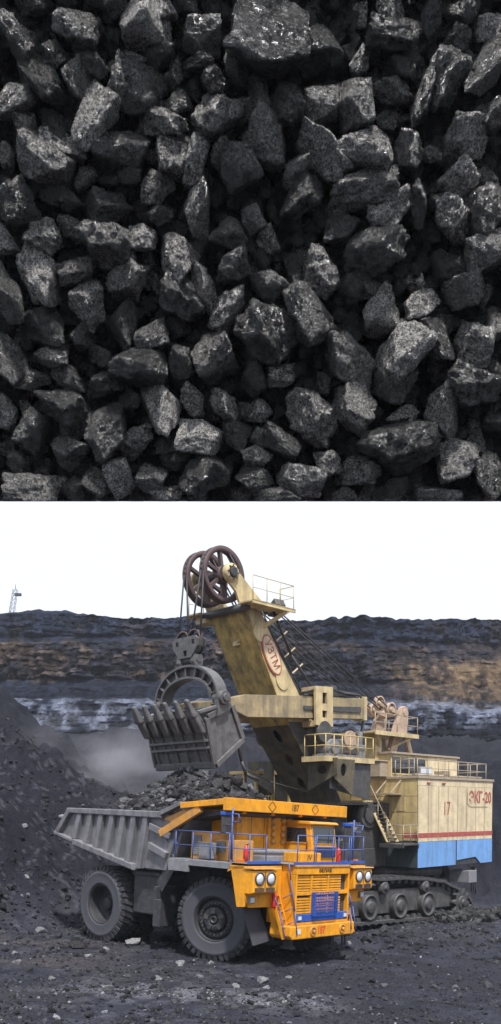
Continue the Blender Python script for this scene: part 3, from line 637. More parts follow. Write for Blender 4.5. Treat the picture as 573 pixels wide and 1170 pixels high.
# ---- dump body
SIDE = [(-7.62, 4.88), (-1.9, 4.9), (-1.35, 4.5), (-1.9, 2.92), (-3.55, 2.95), (-7.02, 3.7), (-8.36, 4.02), (-8.30, 4.12)]
bd = MB()
for s in (-1, 1): bd.prism(SIDE, 'y', s * 3.05, s * 2.93)
flo = [(-8.36, 4.02), (-7.02, 3.7), (-3.55, 2.95), (-1.95, 2.92), (-1.85, 3.08), (-3.55, 3.12), (-7.0, 3.86), (-8.30, 4.16)]
bd.prism(flo, 'y', -2.93, 2.93)
bd.prism([(-1.95, 2.92), (-1.35, 4.5), (-.9, 5.05), (-.75, 5.05), (-1.2, 4.45), (-1.78, 2.92)], 'y', -2.93, 2.93)
body = bd.build('dump_body', 'steel_body', TR, .015)
for s in (-1, 1):
    r = MB(); r.prism([(-7.72, 4.80), (-7.62, 5.0), (-2.1, 4.98), (-2.05, 4.74)], 'y', s * 2.9, s * 3.24); r.build('top_rail', 'steel_body', body, .03)
    r = MB(); r.prism([(-8.42, 4.06), (-7.02, 3.74), (-6.98, 3.62), (-8.40, 3.94)], 'y', s * 3.0, s * 3.26); r.build('tail_rail', 'steel_body', body, .02)
    r = MB(); r.prism([(-7.05, 3.80), (-3.50, 3.06), (-3.42, 2.84), (-7.1, 3.60)], 'y', s * 3.0, s * 3.30); r.build('lower_rail', 'steel_body', body, .02)
    r = MB(); r.hexa([(-8.40, s * 3.04, 4.05), (-8.15, s * 3.04, 4.0), (-8.15, s * 3.24, 4.0), (-8.40, s * 3.24, 4.05), (-7.72, s * 3.04, 4.82), (-7.45, s * 3.04, 4.82), (-7.45, s * 3.24, 4.82), (-7.72, s * 3.24, 4.82)]); r.build('side_rib', 'steel_body', body, .02)
    for xt in (-6.85, -6.17, -5.5, -4.85, -4.2, -3.6, -2.95):
        xb = xt - .26; zb = 3.70 - (xb + 7.02) * .2135 if xb > -7.02 else 3.78
        r = MB(); wd = .15
        r.hexa([(xb - wd, s * 3.04, zb + .02), (xb + wd, s * 3.04, zb + .02), (xb + wd * .85, s * 3.25, zb + .02), (xb - wd * .85, s * 3.25, zb + .02), (xt - wd, s * 3.04, 4.8), (xt + wd, s * 3.04, 4.8), (xt + wd * .85, s * 3.2, 4.8), (xt - wd * .85, s * 3.2, 4.8)])
        r.build('side_rib', 'steel_body', body, .02)
    for z0, x1 in ((4.30, -1.62), (3.62, -1.78)):
        r = MB(); r.prism([(-2.72, z0 + .26), (x1 + .02, z0 - .06), (x1 - .06, z0 - .28), (-2.75, z0 + .02)], 'y', s * 3.04, s * 3.2); r.build('front_rib', 'steel_body', body, .02)
    # gusset of the canopy
    r = MB(); r.prism([(-2.1, 4.72), (-1.12, 5.05), (-.7, 5.06), (-1.5, 4.58)], 'y', s * 3.0, s * 3.1); r.build('canopy_gusset', 'orange_dirty', body, .01)
    r = MB(); r.bar((-2.15, s * 3.13, 4.20), (-.2, s * 3.13, 5.12), .16, .26); r.build('canopy_brace', 'orange_dirty', body, .01)
    r = MB(); r.prism([(-2.15, 4.98), (-1.12, 5.34), (-1.10, 5.20), (-2.10, 4.84)], 'y', s * 2.95, s * 3.26); r.build('canopy_edge', 'steel_body', body, .01)
cn = MB(); cn.hexa([(-1.1, -3.24, 5.10), (1.10, -3.24, 5.28), (1.10, 3.24, 5.28), (-1.1, 3.24, 5.10), (-1.12, -3.24, 5.30), (1.10, -3.24, 5.48), (1.10, 3.24, 5.48), (-1.12, 3.24, 5.30)])
cn.box(.95, 1.14, -3.26, 3.26, 5.08, 5.50)
for yy in (-2.2, -.75, .75, 2.2): cn.box(-1.0, .95, yy - .08, yy + .08, 5.0, 5.14)
cn.build('canopy', 'orange', body, .015)
lt = MB(); lt.prism([(-2.0, 4.55), (.9, 5.02), (.9, 5.08), (-2.0, 4.95)], 'y', -2.9, 2.9); lt.build('canopy_underside', 'dark_steel', body)
lettering('number_lettering', '187', .34, 'black_paint', body, (1.145, .18, 5.29), (0, 1, 0), (0, 0, 1), xs=.8)
for yy in (-1.05, 1.32):
    d = MB(); q = [(yy - .2, 5.29), (yy, 5.47), (yy + .2, 5.29), (yy, 5.11)]
    for i in range(4):
        a, b = q[i], q[(i + 1) % 4]; d.bar((1.143, a[0], a[1]), (1.143, b[0], b[1]), .008, .022, (0, .3, .9))
    d.build('diamond_mark', 'black_paint', body)
# ---- hood and radiator
hd = MB(); hd.box(1.45, 2.50, -1.47, 1.47, 1.42, 3.36)
hd.box(2.50, 2.69, -1.475, 1.475, 3.08, 3.36); hd.box(2.50, 2.69, -1.475, -1.40, 1.42, 3.08); hd.box(2.50, 2.69, 1.40, 1.475, 1.42, 3.08); hd.box(2.50, 2.685, -1.40, 1.40, 1.42, 1.52)
hood = hd.build('hood', 'orange', TR, .02)
c = MB(); c.box(1.4, 2.72, -1.5, 1.5, 3.33, 3.40); c.build('hood_lip', 'orange_dirty', hood, .01)
c = MB(); c.box(2.5, 2.675, -1.40, 1.40, 2.40, 2.52); c.build('grille_bar', 'orange', hood, .01)
for yy in (-.62, .30): c = MB(); c.box(2.5, 2.66, yy - .04, yy + .04, 1.78, 3.08); c.build('grille_post', 'orange', hood, .008)
c = MB(); c.box(2.503, 2.53, 1.02, 1.40, 1.78, 3.08); c.box(2.503, 2.52, -1.4, 1.02, 1.78, 3.08); c.build('grille_backing', 'dark_steel', hood)
for (y0, y1) in ((-1.39, -.67), (-.57, .25), (.35, 1.02)):
    for (z0, n) in ((2.54, 6), (1.80, 6)):
        for i in range(n):
            z = z0 + i * .09; s_ = MB(); s_.hexa([(2.55, y0, z + .05), (2.64, y0, z), (2.64, y1, z), (2.55, y1, z + .05), (2.55, y0, z + .085), (2.64, y0, z + .05), (2.64, y1, z + .05), (2.55, y1, z + .085)])
            s_.build('grille_slat', 'orange', hood)
c = MB(); c.box(2.5, 2.70, -1.40, 1.40, 1.53, 1.775); c.build('blue_beam', 'blue_paint', hood, .01)
for yy in (-1.25, 1.25):
    c = MB(); c.box(2.69, 2.725, yy - .1, yy + .1, 1.58, 1.73); o = c.build('beam_lamp', 'grey_part', hood, .008)
    c = MB(); c.box(2.72, 2.735, yy - .075, yy + .075, 1.60, 1.71); c.build('lamp_lens', 'lamp_glass', hood, .005)
sc_ = MB(); y0, y1, z0, z1 = -.62, .62, 1.72, 2.5
for i in range(15): yy = y0 + (y1 - y0) * i / 14; sc_.bar((2.83, yy, z0), (2.83, yy, z1), .022, .016, (1, 0, 0))
for i in range(6): zz_ = z0 + (z1 - z0) * i / 5; sc_.bar((2.82, y0, zz_), (2.82, y1, zz_), .02, .02)
for yy in (y0, y1): sc_.box(2.70, 2.85, yy - .02, yy + .02, z0, z1)
sc_.build('radiator_screen', 'blue_paint', hood)
lettering('name_lettering', 'БЕЛАЗ', .155, 'black_paint', hood, (2.695, .05, 3.21), (0, 1, 0), (0, 0, 1), xs=1.35, bold=.006)
bp_ = MB(); bp_.prism([(-1.78, 1.42), (-1.80, 1.10), (-1.70, .98), (1.66, .98), (1.74, 1.08), (1.70, 1.42)], 'x', 1.9, 2.80); bumper = bp_.build('bumper', 'orange', TR, .03)
lettering('number_lettering', '187', .34, 'red_bright', bumper, (2.806, -.18, 1.22), (0, 1, 0), (0, 0, 1), xs=.85, bold=.004)
for yy in (-.62, 1.0):
    c = MB(); c.lathe([(.16, 0), (.16, .03), (.12, .03), (.11, .0)], (2.80, yy, 1.20), (1, 0, 0), 24); c.tube((2.8, yy, 1.2), (2.92, yy, 1.2), .06, 10); c.box(2.8, 2.9, yy - .03, yy + .03, 1.05, 1.2); c.build('tow_eye', 'orange_dirty', bumper)
c = MB(); c.box(2.8, 2.815, -1.5, -1.28, 1.15, 1.32); c.build('number_plate', 'white_part', bumper)
for yy in (-1.1, 1.15):
    c = MB(); c.box(2.0, 2.3, yy - .08, yy + .08, .62, 1.0); c.box(1.95, 2.35, yy - .14, yy + .14, .58, .66); c.build('tow_bracket', 'dark_steel', bumper)
for yy in (1.45, 1.62):
    c = MB(); c.tube((2.5, yy, 1.0), (2.5, yy, .55), .035, 8); c.tube((2.5, yy, .66), (2.5, yy, .58), .05, 8); c.build('guard_rod', 'dark_steel', bumper)
# ---- front fenders with lamp pods
for s in (-1, 1):
    f = MB(); Y = lambda a: s * a
    f.prism([(Y(3.28), 3.34), (Y(3.22), 2.30), (Y(3.05), 2.02), (Y(2.02), 2.0), (Y(1.66), .98), (Y(1.5), .98), (Y(1.5), 3.34)], 'x', 1.98, 2.08)
    f.prism([(1.40, 3.34), (2.05, 3.34), (2.05, 2.05), (1.75, 2.02)], 'y', Y(3.27), Y(3.17)); f.prism([(1.25, 3.1), (1.40, 3.34), (2.0, 3.34), (2.0, 3.25), (1.5, 3.2)], 'y', Y(1.5), Y(3.27))
    f.hexa([(1.98, Y(1.95), 2.02), (2.08, Y(1.95), 2.02), (2.08, Y(2.05), 2.02), (1.98, Y(2.05), 2.02), (1.98, Y(1.55), .98), (2.5, Y(1.55), .98), (2.5, Y(1.66), .98), (1.98, Y(1.66), .98)])
    fen = f.build('front_fender', 'orange', TR, .012)
    p = MB(); p.prism([(2.05, 3.22), (2.40, 3.22), (2.42, 2.52), (2.30, 2.47), (2.05, 2.47)], 'y', Y(2.12), Y(3.26)); pod = p.build('lamp_pod', 'orange', TR, .025)
    p = MB(); p.hexa([(2.0, Y(1.95), 3.24), (2.46, Y(1.95), 3.26), (2.46, Y(3.3), 3.26), (2.0, Y(3.3), 3.24), (2.0, Y(1.95), 3.29), (2.44, Y(1.95), 3.30), (2.44, Y(3.3), 3.30), (2.0, Y(3.3), 3.29)]); p.build('pod_roof', 'orange_dirty', pod, .008)
    p = MB(); p.box(2.415, 2.428, Y(2.70) - .012, Y(2.70) + .012, 2.5, 3.2); p.build('pod_joint', 'dark_steel', pod)
    for yy in (2.43, 2.97):
        l = MB(); l.lathe([(.215, -.02), (.215, .035), (.185, .04), (.175, .012), (.17, .01)], (2.415, Y(yy), 2.96), (1, 0, 0), 28); l.build('headlight', 'dark_steel', pod)
        l = MB(); l.lathe([(.172, .01), (.14, .035), (.08, .052), (0, .058)], (2.415, Y(yy), 2.96), (1, 0, 0), 28); l.build('headlight_lens', 'lamp_glass', pod)
    g = MB()
    for i in range(22):
        yy = 2.24 + i * .044
        if abs(yy - 2.70) > .05: g.box(2.418, 2.432, Y(yy) - .012, Y(yy) + .012, 2.53, 2.68)
    tag(g.build('pod_vents', 'dark_steel', pod), kind='stuff')
    l = MB(); l.box(2.08, 2.18, Y(3.0) - .12, Y(3.0) + .12, 2.16, 2.38); o = l.build('fog_lamp', 'grey_part', TR, .01)
    l = MB(); l.box(2.178, 2.19, Y(3.0) - .09, Y(3.0) + .09, 2.19, 2.35); l.build('lamp_lens', 'lamp_glass', o)
    l = MB(); l.box(1.55, 1.8, Y(3.12) - .08, Y(3.12) + .08, 3.42, 3.54); l.build('marker_lamp', 'amber', TR, .01)
    m_ = MB(); m_.hexa([(1.55, Y(2.85), 2.04), (1.60, Y(2.85), 2.04), (1.60, Y(2.08), 2.02), (1.55, Y(2.08), 2.02), (1.72, Y(2.42), .72), (1.77, Y(2.42), .72), (1.77, Y(1.55), .84), (1.72, Y(1.55), .84)]); m_.build('mudflap', 'rubber_dusty', TR)
# ---- ladders
for s in (-1, 1):
    Y = lambda a: s * a
    L = MB(); A0, A1 = Vector((2.10, Y(1.72), 2.5)), Vector((2.62, Y(1.62), 1.0))
    lad = L.bar((2.10, Y(2.02), 2.5), (2.62, Y(1.92), 1.0), .03, .12, (1, 0, 0)).bar(A0, A1, .03, .12, (1, 0, 0)).build('ladder', 'orange', TR, .005)
    for i in range(6):
        t = (i + .5) / 6; p = A0.lerp(A1, t); r = MB(); r.bar(p, p + Vector((0, Y(.31), 0)), .12, .035); r.build('ladder_rung', 'orange_dirty', lad)
    h = MB(); h.path([(2.45, Y(1.60), 3.45), (2.52, Y(1.55), 2.9), (2.72, Y(1.52), 1.9), (2.84, Y(1.5), 1.15), (2.7, Y(1.5), 1.02)], .022); h.path([(2.2, Y(2.06), 2.5), (2.5, Y(2.0), 1.9), (2.72, Y(1.96), 1.05)], .02)
    for i, t in enumerate((.15, .45, .75)): h.tube((2.55 + .25 * t, Y(1.56), 2.7 - 1.5 * t), (2.25 + .4 * t, Y(1.66), 2.5 - 1.4 * t), .015)
    h.build('ladder_handrail', 'blue_rail', lad)
# ---- deck
d = MB(); d.box(-1.45, 1.35, -3.22, -1.6, 3.34, 3.41); d.box(1.35, 2.62, -1.56, 1.56, 3.405, 3.43); d.box(1.35, 2.08, -3.22, -1.56, 3.405, 3.43); d.box(1.35, 2.08, 1.56, 3.22, 3.405, 3.43); d.box(-1.45, 1.35, 1.6, 3.22, 3.34, 3.41); d.box(-1.0, 1.35, -1.6, 1.6, 3.33, 3.40)
deck = d.build('deck', 'grey_part', TR, .008)
d = MB(); d.box(2.60, 2.64, -1.55, 1.55, 3.40, 3.50); d.box(2.06, 2.10, -3.2, -1.6, 3.40, 3.50); d.box(2.06, 2.10, 1.6, 3.2, 3.40, 3.50); d.build('toe_board', 'blue_paint', deck, .005)
d = MB(); d.box(-1.5, 1.42, -3.27, -3.215, 3.20, 3.40); d.build('deck_edge', 'grey_part', deck, .008)
d = MB(); d.box(-1.52, -.55, -3.30, -3.18, 2.98, 3.36); d.build('deck_plate', 'grey_part', deck, .01)
for s in (-1, 1):
    d = MB(); d.bar((-1.42, s * 3.05, 3.36), (-2.30, s * 2.95, 2.30), .5, .06, (0, s, .2)); d.box(-2.36, -2.24, s * 3.15, s * 2.2, .92, 2.34); d.box(-2.36, -2.0, s * 3.16, s * 3.08, .95, 1.9); d.build('rear_mudguard', 'dark_steel', TR, .01)
def railing(name, pts, h, m, parent, posts=None, mids=(.5,), r=.02):
    """one rail run: posts, top and middle tubes"""
    g = MB()
    P = [Vector(p) for p in pts]
    for a, b in zip(P[:-1], P[1:]):
        g.tube(a + Vector((0, 0, h)), b + Vector((0, 0, h)), r, 7)
        for k in mids: g.tube(a + Vector((0, 0, h * k)), b + Vector((0, 0, h * k)), r * .8, 6)
        n = max(1, int(round((b - a).length / (posts or 1.0))))
        for i in range(n + 1): q = a.lerp(b, i / n); g.tube(q, q + Vector((0, 0, h)), r, 7)
    return g.build(name, m, parent)
railing('deck_railing', [(-1.35, -3.14, 3.4), (1.2, -3.14, 3.4)], .95, 'blue_rail', TR, .85)
railing('deck_railing', [(1.35, -3.14, 3.42), (2.05, -3.1, 3.42), (2.05, -2.3, 3.42)], .92, 'blue_rail', TR, 1.2)
railing('deck_railing', [(2.58, -1.35, 3.42), (2.58, -.45, 3.42)], .95, 'blue_rail', TR, .9)
railing('deck_railing', [(2.58, -.35, 3.42), (2.58, 1.5, 3.42), (2.05, 1.6, 3.42), (2.05, 3.12, 3.42), (1.4, 3.14, 3.42)], .97, 'blue_rail', TR, .95)
railing('deck_railing', [(-1.35, 3.14, 3.4), (1.2, 3.14, 3.4)], .95, 'blue_rail', TR, .85)
g = MB(); g.path([(-1.42, -3.0, 3.35), (-1.9, -3.0, 3.3), (-1.95, -3.0, 3.75), (-1.42, -3.0, 3.95)], .022); g.path([(-1.35, -3.14, 4.35), (-1.85, -3.1, 4.3), (-1.9, -3.05, 3.95), (-1.4, -3.0, 3.9)], .022); g.build('rear_handrail', 'blue_rail', TR)
# mirrors
for (x, y, z, s) in ((1.3, -3.15, 4.62, -1), (1.75, 2.9, 4.45, 1)):
    m_ = MB(); m_.tube((x, y, 3.5), (x, y, z + .55), .03, 8); m_.path([(x, y, z + .35), (x + .35, y + .1 * s, z + .35), (x + .35, y, z + .1), (x, y, z + .1)], .022); mi = m_.build('mirror_bracket', 'blue_rail', TR)
    m_ = MB(); m_.box(x - .36, x - .28, y - .16, y + .24, z - .28, z + .30); m_.box(x - .30, x, y, y + .04, z - .02, z + .02); m_.build('mirror', 'dark_steel', mi, .03)
    m_ = MB(); m_.box(x - .40, x - .24, y - .18, y + .26, z + .30, z + .42); m_.build('mirror_cap', 'blue_paint', mi, .02)
    m_ = MB(); m_.box(x - .372, x - .362, y - .12, y + .20, z - .22, z + .26); m_.build('mirror_glass', 'lamp_glass', mi)
# cabinets behind the railing
cb = MB(); cb.box(-1.0, -.05, -2.75, -1.75, 3.41, 4.35); cb.box(-.05, .95, -2.6, -1.7, 3.41, 4.12); cab1 = cb.build('equipment_cabinet', 'orange_dirty', TR, .02)
for (x0, x1, yy, z0, z1) in ((-.92, -.48, -2.755, 3.6, 4.25), (.05, .5, -2.605, 3.7, 4.05)):
    b = MB(); n = 10
    for i in range(n): z = z0 + (z1 - z0) * i / n; b.hexa([(x0, yy, z), (x1, yy, z), (x1, yy - .03, z - .02), (x0, yy - .03, z - .02), (x0, yy, z + .045), (x1, yy, z + .045), (x1, yy - .03, z + .02), (x0, yy - .03, z + .02)])
    b.build('louvre', 'grey_part', cab1)
b = MB(); b.box(-.35, .25, -3.0, -2.76, 3.45, 4.0); b.build('battery_box', 'grey_part', TR, .02)
cb = MB(); cb.box(-1.0, .25, -1.80, 1.02, 3.40, 5.02); fc = cb.build('filter_cabinet', 'orange', TR, .02)
for yy in (-1.1, -.42): b = MB(); b.box(.25, .256, yy - .012, yy + .012, 3.5, 4.95); b.build('cabinet_seam', 'dark_steel', fc)
b = MB(); b.box(.25, .38, -.30, .62, 3.75, 4.98); b.build('filter_housing', 'orange', fc, .02)
for yy in (-.1, .42):
    for i in range(4):
        z = 4.84 - i * .25; b = MB(); b.lathe([(.115, 0), (.115, .05), (.10, .10), (.05, .13), (0, .135)], (.38, yy, z), (1, 0, 0), 20); b.build('filter_cap', 'orange_dirty', fc)
b = MB(); b.box(.25, .36, .72, .98, 3.5, 4.95); b.build('filter_duct', 'orange', fc, .02)
b = MB(); b.box(.4, 1.3, -1.5, .5, 3.40, 3.62); b.tube((.6, -1.4, 3.75), (1.2, .4, 3.75), .10, 12); b.build('hood_cowl', 'grey_part', TR, .02)
b = MB(); b.box(1.3, 2.1, -.55, .55, 3.43, 3.78); b.build('tool_box', 'orange', TR, .03)
lettering('box_lettering', 'IV', .28, 'black_paint', bpy.data.objects['tool_box'], (2.104, -.1, 3.6), (0, 1, 0), (0, 0, 1))
# cab
cb = MB(); cb.prism([(.25, 3.42), (1.62, 3.42), (1.60, 4.02), (1.46, 4.78), (.25, 4.84)], 'y', .64, 2.08); cabm = cb.build('cab', 'orange', TR, .03)
b = MB(); b.prism([(.15, 4.80), (1.58, 4.75), (1.60, 4.80), (1.5, 4.86), (.15, 4.90)], 'y', .56, 2.16); b.build('cab_roof', 'orange', cabm, .015)
wx = lambda z: 1.603 - (z - 4.02) * .1842
b = MB(); b.hexa([(wx(4.1), .74, 4.1), (wx(4.1) + .012, .74, 4.1), (wx(4.1) + .012, 1.98, 4.1), (wx(4.1), 1.98, 4.1), (wx(4.68), .74, 4.68), (wx(4.68) + .012, .74, 4.68), (wx(4.68) + .012, 1.98, 4.68), (wx(4.68), 1.98, 4.68)]); b.build('windscreen', 'window_glass', cabm)
b = MB()
for (p, q) in (((.72, 4.08), (2.0, 4.08)), ((2.0, 4.08), (2.0, 4.70)), ((2.0, 4.70), (.72, 4.70)), ((.72, 4.70), (.72, 4.08))): b.bar((wx(p[1]) + .01, p[0], p[1]), (wx(q[1]) + .01, q[0], q[1]), .035, .035, (1, 0, 0))
b.build('windscreen_frame', 'orange_dirty', cabm)
b = MB(); b.tube((wx(4.1) + .03, 1.55, 4.1), (wx(4.55) + .03, 1.75, 4.55), .012, 6); b.build('wiper', 'dark_steel', cabm)
b = MB(); b.prism([(.42, 4.12), (1.36, 4.12), (1.30, 4.62), (.42, 4.62)], 'y', .628, .64); b.build('side_window', 'window_glass', cabm)
b = MB()
for (p, q) in (((.40, 4.10), (1.40, 4.10)), ((1.40, 4.10), (1.33, 4.65)), ((1.33, 4.65), (.40, 4.65)), ((.40, 4.65), (.40, 4.10))): b.bar((p[0], .625, p[1]), (q[0], .625, q[1]), .04, .03, (0, 1, 0))
b.build('window_frame', 'orange_dirty', cabm)
b = MB(); b.box(.32, .34, .625, .64, 3.5, 4.75); b.box(.32, 1.45, .625, .64, 3.5, 3.52); b.build('cab_door_seam', 'dark_steel', cabm)
b = MB(); b.tube((1.42, .58, 3.85), (1.42, .58, 4.15), .018, 6); b.build('door_handle', 'black_paint', cabm)
b = MB(); b.box(1.62, 1.68, .75, 1.95, 3.60, 3.98)
b.build('cab_grille', 'blue_paint', cabm, .01)
b = MB()
for i in range(9): b.box(1.68, 1.69, .80, 1.90, 3.63 + i * .037, 3.645 + i * .037)
b.build('grille_lines', 'dark_steel', cabm)
# fire extinguishers
for (x, y, z) in ((2.15, -2.0, 2.24), (2.35, 1.1, 3.72), (1.5, -2.75, 3.72)):
    b = MB(); b.lathe([(0, -.26), (.08, -.25), (.085, -.2), (.085, .15), (.05, .22), (.025, .24), (.025, .29), (0, .29)], (x + .08, y, z), (0, 0, 1), 16); ex_ = b.build('fire_extinguisher', 'red_ext', TR)
    b = MB(); b.tube((x + .08, y, z + .28), (x + .18, y, z + .3), .018, 6); b.tube((x + .08, y + .03, z + .27), (x + .15, y + .06, z), .012, 6); b.build('extinguisher_hose', 'black_paint', ex_)

# ---- load of rubble in the body
TM = Matrix.Translation(TR.location) @ Euler((-.017, .045, -.741), 'XYZ').to_matrix().to_4x4()
def to_w(P, M): A = np.array(M); return P @ A[:3, :3].T + A[:3, 3]
gx, gy = np.meshgrid(np.linspace(-8.1, -1.0, 90), np.linspace(-2.9, 2.9, 80))
X, Y = gx.ravel(), gy.ravel(); dx = np.maximum(np.maximum(-4.5 - X, X + 2.5), 0)
dist = np.hypot(dx * .95, Y); Zl = 6.62 - .62 * dist - .05 * np.exp(-dist)
P = np.stack([X, Y, Zl], 1); Zl = Zl + fbm(P * 1.1, 3, 51) * .16 + fbm(P * 3.5, 3, 52) * .07
Zl = np.maximum(Zl, np.interp(X, [-8.3, -7.0, -3.5, -1.0], [4.16, 3.87, 3.13, 3.1]) + .03); Zl = np.where(X > -1.6, np.minimum(Zl, 5.6 + 0 * X), Zl)
P = np.stack([X, Y, Zl], 1); nn = fbm(P * 2.5, 3, 53)
cl = np.array([.035, .035, .04])[None] * (1 + .5 * nn[:, None]); t = sstep(.35, .8, nn)[:, None]; cl = cl * (1 - t) + np.array([.16, .155, .16]) * t
Vw = to_w(P, TM)
attr_rock('rubble', bscale=6, fine=18, bump=.7, vary=.5)
i = np.arange(len(P)).reshape(80, 90); Qd = np.stack([i[:-1, :-1], i[:-1, 1:], i[1:, 1:], i[1:, :-1]], -1).reshape(-1, 4)
LV = [Vw]; LQ = [np.concatenate([Qd[:, [0, 1, 2]], Qd[:, [0, 2, 3]]])]; LC = [np.clip(cl, .01, .5)]; nb = len(Vw)
RL = [rock_shape(V1, 500 + k, 9, 30, .05, .5, .9) for k in range(14)]
def scatter_rock(p, s, lst, tint):
    P = RL[random.randrange(14)] * np.array([s, s * random.uniform(.6, 1), s * random.uniform(.5, .85)])
    P = P @ np.array(Euler((random.uniform(-.7, .7), random.uniform(-.7, .7), random.uniform(0, 6.3))).to_matrix()).T + np.array(p)
    lst.append((P, np.tile(np.array(tint)[None], (len(P), 1))))
rl = []
for k in range(3600):
    j = random.randrange(len(P)); q = P[j] + np.array([random.uniform(-.05, .05), random.uniform(-.05, .05), 0]); s = min(.30, .028 + random.expovariate(17))
    v = random.uniform(.02, .065) if random.random() < .85 else random.uniform(.09, .18)
    scatter_rock(to_w(q[None], TM)[0] + np.array([0, 0, s * .15]), s, rl, (v, v * .985, v * 1.04))
for Pk, ck in rl: LV.append(Pk); LQ.append(F1 + nb); LC.append(ck); nb += len(Pk)
ld = link('rubble_load', np_mesh('rubble_load', np.concatenate(LV), np.concatenate(LQ), 'rubble', np.concatenate(LC), False))
tag(ld, 'heap of dark broken rock and coal filling the dump truck body', 'rubble', kind='stuff')
# ================================================================== MINING SHOVEL (local frame: X forward, Y left, Z up; origin at the near lower corner of the house)
SH = frame('mining_shovel', (7.692, 39.017, 2.831), -2.348, .025, -.026)
tag(SH, 'huge cream and yellow rope shovel on crawler tracks, bucket raised over the truck', 'excavator')
HL, HW, HH = 6.87, 7.2, 4.12
# ---- house
h = MB(); h.box(-HL, -.03, -HW, -.04, .0, HH); house = h.build('house', 'dark_steel', SH)  # core coloured dark to deepen the shading in the panel seams
n = 8
for i in range(n):
    x0 = -HL * (i + 1) / n; x1 = -HL * i / n
    p = MB(); p.box(x0 + .02, x1 - .02, -.03, 0, 1.20, 3.80); p.build('side_panel', 'cream', house, .004)
    p = MB()
    for k in range(26): p.box(x1 - .075, x1 - .035, 0, .012, 1.28 + k * .097, 1.32 + k * .097)
    tag(p.build('rivet_row', 'railing_rust', house), kind='stuff')
p = MB(); p.box(-HL, 0, -.035, .004, 3.808, HH); p.build('fascia_panel', 'cream', house, .005)
p = MB(); p.box(-HL - .06, .05, -HW - .06, .06, HH + .003, HH + .12); p.build('roof_edge', 'railing_rust', house, .01)
p = MB(); p.box(-HL, .0, .001, .009, 1.38, 1.60); p.build('red_stripe', 'red_line', house)
for (x0, x1) in ((-3.3, -.01), (-HL + .01, -3.42)):
    p = MB(); q = [(x0, 0.02 if x0 < -5 else .0), (x1, .0), (x1, 1.185), (x0, 1.185)]
    if x0 < -5: q = [(x0, .0), (-5.7, -.02), (-5.2, .32), (x1, .22), (x1, 1.185), (x0, 1.185)]
    p.prism(q, 'y', -.03, .012); p.build('blue_skirt', 'skirt_blue', house, .004)
p = MB(); p.box(-3.42, -3.3, -.03, -.005, .1, 1.185); p.build('skirt_gap', 'dark_steel', house)
lettering('name_lettering', 'ЭКГ-20', .78, 'red_line', house, (-5.62, .012, 3.28), (-1, 0, 0), (0, 0, 1), xs=.86, bold=.016)
p = MB()
for a, b in (((-4.35, 3.0), (-4.35, 3.55)), ((-4.35, 3.0), (-4.6, 2.83)), ((-4.6, 2.83), (-6.4, 2.83))): p.bar((a[0], .006, a[1]), (b[0], .006, b[1]), .012, .02, (0, 1, 0))
p.build('name_border', 'black_paint', house)
lettering('number_lettering', '17', .95, 'red_line', house, (-2.45, .012, 2.72), (-1, 0, 0), (0, 0, 1), xs=.72, bold=-.004)
for xx in (-.85, -2.15): p = MB(); p.box(xx - .14, xx + .14, .004, .05, 3.9, 3.97); p.build('lamp_hood', 'red_line', house)
# front face panels
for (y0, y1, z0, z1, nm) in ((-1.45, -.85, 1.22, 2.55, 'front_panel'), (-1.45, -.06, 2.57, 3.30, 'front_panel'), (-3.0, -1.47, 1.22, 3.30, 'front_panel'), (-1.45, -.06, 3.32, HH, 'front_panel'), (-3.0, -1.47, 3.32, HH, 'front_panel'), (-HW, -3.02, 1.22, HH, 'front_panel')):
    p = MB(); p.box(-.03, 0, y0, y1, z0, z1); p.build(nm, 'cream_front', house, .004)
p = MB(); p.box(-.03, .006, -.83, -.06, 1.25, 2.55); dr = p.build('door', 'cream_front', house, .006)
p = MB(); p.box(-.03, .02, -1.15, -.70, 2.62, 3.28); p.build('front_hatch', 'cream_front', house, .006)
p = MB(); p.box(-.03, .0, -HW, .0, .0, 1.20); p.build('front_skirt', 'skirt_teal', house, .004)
p = MB(); p.box(.001, .008, -3.6, -2.4, 1.38, 1.60); p.build('front_stripe', 'red_line', house); p = MB(); p.box(.007, .014, -.83, -.0, 1.38, 1.60); p.build('front_stripe', 'red_line', house)
p = MB(); p.bar((.02, -1.35, 3.42), (.9, -1.35, 3.42), .9, .07, (0, 0, 1)); p.bar((.05, -.92, 4.05), (.85, -.92, 3.45), .05, .05); p.bar((.05, -1.75, 4.05), (.85, -1.75, 3.45), .05, .05); p.build('awning', 'railing_rust', house)
p = MB(); p.box(.01, .3, -2.75, -2.35, .72, .98); p.build('front_lamp', 'grey_part', house, .04)
# ---- roof cabin
r = MB(); r.box(-5.85, .02, -5.2, -1.5, HH + .12, 5.32); rc = r.build('roof_cabin', 'boom_yellow', SH, .01)
r = MB(); r.box(-5.95, .12, -5.3, -1.38, 5.322, 5.42); r.build('cabin_roof', 'railing_rust', rc, .01)
for i in range(4):
    x1 = -.08 - i * .72; p = MB(); p.box(x1 - .62, x1, -1.5, -1.485, 4.42, 5.18); wn = p.build('cabin_window', 'window_glass', rc)
    p = MB(); a, b = x1 - .64, x1 + .02
    p.box(a, b, -1.5, -1.465, 5.18, 5.24); p.box(a, b, -1.5, -1.465, 4.36, 4.42); p.box(a - .02, a + .02, -1.5, -1.46, 4.36, 5.24); p.build('window_frame', 'boom_yellow', rc)
for i in range(4): x1 = -3.05 - i * .7; p = MB(); p.box(x1 - .69, x1 - .01, -1.5, -1.475, 4.28, 5.30); p.build('cabin_panel', 'cream', rc, .004)
